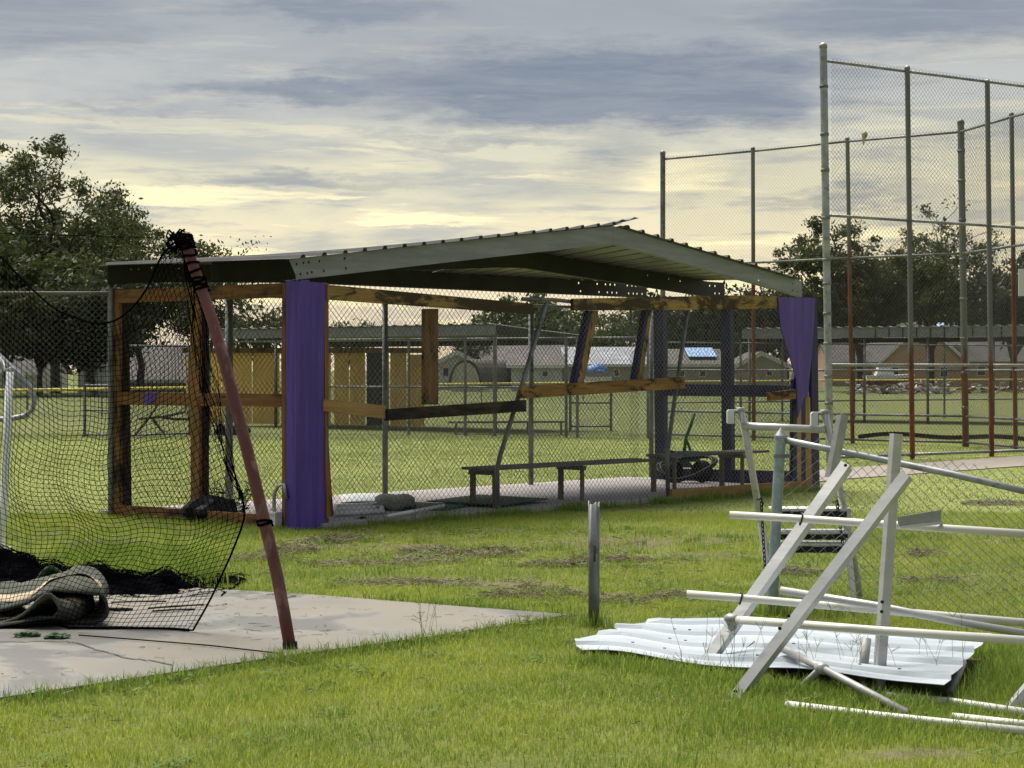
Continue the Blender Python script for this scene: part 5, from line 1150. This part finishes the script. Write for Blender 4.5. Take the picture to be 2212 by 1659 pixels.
def blades(name, X, Y, h, w, m, lean=.5, tri=False):
    n = len(X); g_ = rng; a = g_.random(n) * 6.283; ln = lean * g_.random(n) * h; la = g_.random(n) * 6.283
    dxw, dyw = np.cos(a) * w * .5, np.sin(a) * w * .5; lx, ly = np.cos(la) * ln, np.sin(la) * ln; z = np.full(n, -.004)
    b0 = np.column_stack([X - dxw, Y - dyw, z]); b1_ = np.column_stack([X + dxw, Y + dyw, z]); tp_ = np.column_stack([X + lx, Y + ly, h * (1 - .25 * lean * g_.random(n))])
    if tri:
        V = np.stack([b0, b1_, tp_], 1).reshape(-1, 3); me = mesh_np(name, V, np.arange(n * 3).reshape(-1, 3), 3)
    else:
        mx_, my_ = X + lx * .35, Y + ly * .35; hz = h * .6
        m0 = np.column_stack([mx_ - dxw * .8, my_ - dyw * .8, hz]); m1 = np.column_stack([mx_ + dxw * .8, my_ + dyw * .8, hz])
        V = np.stack([b0, b1_, m1, m0, tp_], 1).reshape(-1, 3); o = np.arange(n)[:, None] * 5
        F3 = np.concatenate([o + np.array([[0, 1, 2]]), o + np.array([[0, 2, 3]]), o + np.array([[3, 2, 4]])]); me = mesh_np(name, V, F3, 3)
    return me
def lawn(label, n, y0, y1, h, w, m, tri, cat='grass', lean=.8):
    X, Y = scatter(n, y0, y1); p = vnoise(X, Y, 1.1, 1) * .35 + vnoise(X, Y, 3.7, 2) * .35 + vnoise(X, Y, 11, 3) * .3
    keep = rng.random(len(X)) < np.clip(-.05 + p * 1.6, .12, 1); X, Y, p = X[keep], Y[keep], p[keep]
    hh = h * (.55 + .9 * p) * (.6 + .7 * rng.random(len(X)))
    tag(obj('grass', blades('grass', X, Y, hh, w * (.7 + .6 * rng.random(len(X))), m, lean, tri), m), label, cat, kind='stuff')
lawn('yellow-green mown lawn across the foreground', 300000, 7.6, 14.5, .036, .0036, grass_n, False)
lawn('mown lawn between the pad and the broken dugout', 190000, 14.5, 22, .042, .0065, grass_n, True)
lawn('pale mown field grass seen through the dugout', 220000, 22, 50, .022, .012, grass_m, True)
# taller grass round the wreck, pad edges, posts, sills
def clumps(spots):
    xs_, ys_, hs_ = [], [], []
    for cx, cy, sx_, sy_, n, h in spots:
        xs_.append(rng.normal(cx, sx_, n)); ys_.append(rng.normal(cy, sy_, n)); hs_.append(h * (.4 + .8 * rng.random(n)))
    return np.concatenate(xs_), np.concatenate(ys_), np.concatenate(hs_)
spots = []
for i in range(150):
    f_ = rng.random(); p = c00.lerp(c10, f_); spots.append((p.x + rng.normal(0, .05), p.y - .10 - .12 * rng.random(), .09, .07, 50, .05 + .06 * rng.random()))
for i in range(130):
    x, y = rng.uniform(1480, 2240), rng.uniform(1475, 1600); p = G(x, y); spots.append((p.x, p.y, .16, .16, 60, .05 + .05 * rng.random()))
for i in range(60):
    x, y = rng.uniform(2030, 2240), rng.uniform(1400, 1520); p = G(x, y); spots.append((p.x, p.y, .14, .16, 60, .08 + .08 * rng.random()))
for pa, pb, n in ((PAD[0], PAD[7], 150), (PAD[0], PAD[4], 130)):
    for i in range(n):
        p = pa.lerp(pb, rng.random()); s_ = -1 if pb is PAD[7] else 1; spots.append((p.x + .04 * (1 if s_ < 0 else .3), p.y + s_ * .05, .07, .03, 26, .05 + .06 * rng.random()))
for i in range(70):
    p = toW((rng.uniform(.2, DL), -.16 - .1 * rng.random(), 0)); spots.append((p.x, p.y, .10, .08, 34, .06 + .08 * rng.random()))
for i in range(36):
    p = toW((-.12, rng.uniform(0, DD), 0)); spots.append((p.x, p.y, .06, .06, 26, .04 + .04 * rng.random()))
for i in range(60):
    p = G(rng.uniform(120, 470), rng.uniform(1205, 1268)); spots.append((p.x, p.y, .12, .15, 60, .14 + .12 * rng.random()))
for i in range(420):                        # stray tufts all over the lawn
    yy = math.sqrt(rng.random() * (20**2 - 7.8**2) + 7.8**2); xx = (rng.random() * 2 - 1) * yy * .27; q = .03 + .09 * rng.random(); spots.append((xx, yy, q, q, int(20 + 50 * rng.random()), .035 + .05 * rng.random() ** 2))
spots += [(sp.x, sp.y - .02, .06, .05, 120, .12), (lp.x, lp.y - .05, .08, .05, 160, .18), (lp.x + .3, lp.y, .2, .1, 300, .18)]
X, Y, Hh = clumps(spots); k_ = ~inside(X, Y, pad2) & ~inside(X, Y, slab2) & ~inside(X, Y, sheet2); X, Y, Hh = X[k_], Y[k_], Hh[k_]
tag(obj('tall_grass', blades('tall_grass', X, Y, Hh, .0048 * (.7 + .5 * rng.random(len(X))) * np.clip(Y / 10, 1, 2), grass_t, .7), grass_t), 'longer unmown grass along the bleacher wreck, pad edges and dugout sills', 'grass', kind='stuff')
# broad-leaved weeds and clover in the lawn
V_, F_ = [], []
for i in range(110):
    yy = math.sqrt(rng.random() * (17**2 - 7.8**2) + 7.8**2); xx = (rng.random() * 2 - 1) * yy * .27
    if inside(np.array([xx]), np.array([yy]), pad2)[0] or inside(np.array([xx]), np.array([yy]), sheet2)[0]: continue
    for k_ in range(int(10 + 26 * rng.random())):
        p = Vector((xx + rng.normal(0, .06), yy + rng.normal(0, .06), .018 + .03 * rng.random())); a = rng.random() * 6.283; l = .012 + .018 * rng.random(); dr = Vector((math.cos(a), math.sin(a), .3)) * l; sd = Vector((-math.sin(a), math.cos(a), .1)) * l * .45
        o_ = len(V_); V_ += [p - dr, p + sd, p + dr, p - sd]; F_.append((o_, o_ + 1, o_ + 2, o_ + 3))
tag(obj('lawn_weeds', MB().add(V_, F_), leaf_w), 'low broad-leaved weeds scattered through the lawn', 'weeds', kind='stuff')
# dry clippings
cl = [(1000, 1202, .55, .22, .05), (920, 1196, .3, .2, .06), (1090, 1192, .3, .2, .05), (1185, 1224, .25, .15, .05), (1252, 1222, .16, .12, .10), (1165, 1284, .28, .18, .12), (1100, 1292, .25, .15, .06), (1230, 1292, .3, .2, .05), (1352, 1212, .25, .15, .06), (630, 1194, .28, .2, .10), (758, 1167, .35, .2, .06), (690, 1172, .3, .2, .05), (2015, 1258, .25, .15, .05), (1455, 1296, .2, .15, .06), (900, 1215, .4, .25, .03), (780, 1222, .5, .3, .03), (1720, 1240, .3, .2, .04), (2150, 1090, .4, .3, .06), (1980, 1200, .3, .2, .04), (560, 1210, .3, .25, .05), (230, 1180, .4, .3, .05), (1000, 1262, .5, .3, .025), (860, 1262, .5, .3, .025), (1340, 1300, .3, .2, .04)]
XX, YY, ZZ, AA = [], [], [], []
for vx, vy, rx, ry, h in cl:
    p = G(vx, vy); n = int(700 * (rx / .3)); a = rng.random(n) * 6.283; q = np.sqrt(rng.random(n)); lum = .6 + .8 * rng.random()
    x = p.x + rx * q * np.cos(a); y = p.y + ry * q * np.sin(a); keep = vnoise(x + 50, y, 7, 5) > .32; x, y, q = x[keep], y[keep], q[keep]
    XX.append(x); YY.append(y); ZZ.append(.015 + h * (1 - q ** 1.5) * rng.random(len(x)) * (.6 + .9 * vnoise(x + 9, y, 9, 6)))
p0 = np.array(pad2[0]); pe = np.array(pad2[7]); n = 700; f_ = rng.random(n); XX.append(p0[0] + (pe - p0)[0] * f_ + .06 + rng.normal(0, .045, n)); YY.append(p0[1] + (pe - p0)[1] * f_ - .03 + rng.normal(0, .04, n)); ZZ.append(.01 + .05 * rng.random(n))
for n, y0_, y1_, zz in ((14000, 13, 20, .02), (5000, 7.8, 13, .025)):     # thin scatter of dry strands in the turf
    x, y = scatter(n, y0_, y1_); kp = rng.random(len(x)) < np.clip(vnoise(x, y, .9, 12) * 2 - .6, 0, 1) * np.clip(vnoise(x, y, 4, 13) * 2 - .3, 0, 1); XX.append(x[kp]); YY.append(y[kp]); ZZ.append(zz + .02 * rng.random(kp.sum()))
n = 5000; x = rng.uniform(-4, .4, n); y = rng.uniform(9.3, 14.8, n); kp = inside(x, y, pad2) & (vnoise(x, y * 2.5, 2.2, 21) * .6 + vnoise(x, y * 3, 7, 22) * .4 > .62); XX.append(x[kp]); YY.append(y[kp]); ZZ.append(np.full(kp.sum(), .040))
X, Y, Z = map(np.concatenate, (XX, YY, ZZ)); n = len(X); a = rng.random(n) * 6.283; L2 = rng.uniform(.012, .04, n) * np.clip(Y / 12, .7, 1.4); tl_ = rng.normal(0, .25, n) * (np.abs(Z - .04) > 1e-6)
dv = np.column_stack([np.cos(a) * L2, np.sin(a) * L2, tl_ * L2]); sd = np.column_stack([-np.sin(a), np.cos(a), rng.normal(0, .6, n)]) * (.0011 * np.clip(Y / 10, 1, 1.8))[:, None]
c = np.column_stack([X, Y, Z]); V = np.stack([c - dv - sd, c - dv + sd, c + dv + sd, c + dv - sd], 1).reshape(-1, 3)
tag(obj('grass_clippings', mesh_np('grass_clippings', V, np.arange(n * 4).reshape(-1, 4), 4), clip_m), 'brown dried grass clippings left in rows on the lawn', 'clippings', kind='stuff')
# seeding stems over the white sheet
sm = MB()
for i in range(46):
    r_ = random.Random(i + 300); vx, vy = (r_.uniform(1470, 2110), r_.uniform(1455, 1500)) if i < 38 else (r_.uniform(900, 960), r_.uniform(1400, 1420)); p = G(vx, vy); h = r_.uniform(.15, .36); tp_ = p + Vector((r_.uniform(-.08, .08), r_.uniform(-.05, .05), h)); mid = p.lerp(tp_, .5) + Vector((r_.uniform(-.02, .02), 0, .02))
    sm.tube([p, mid, tp_], .0011, 3)
    for k_ in range(3):
        a = r_.uniform(-1.2, 1.2); sm.tube([tp_, tp_ + Vector((math.sin(a) * .05, 0, math.cos(a) * .05))], .0012, 3)
tag(obj('seed_stems', sm, grass_t), 'thin forked seed stems standing before the white metal sheet', 'grass', kind='stuff')
print('tris', sum(len(o.data.polygons) for o in scene.objects if o.type == 'MESH'))
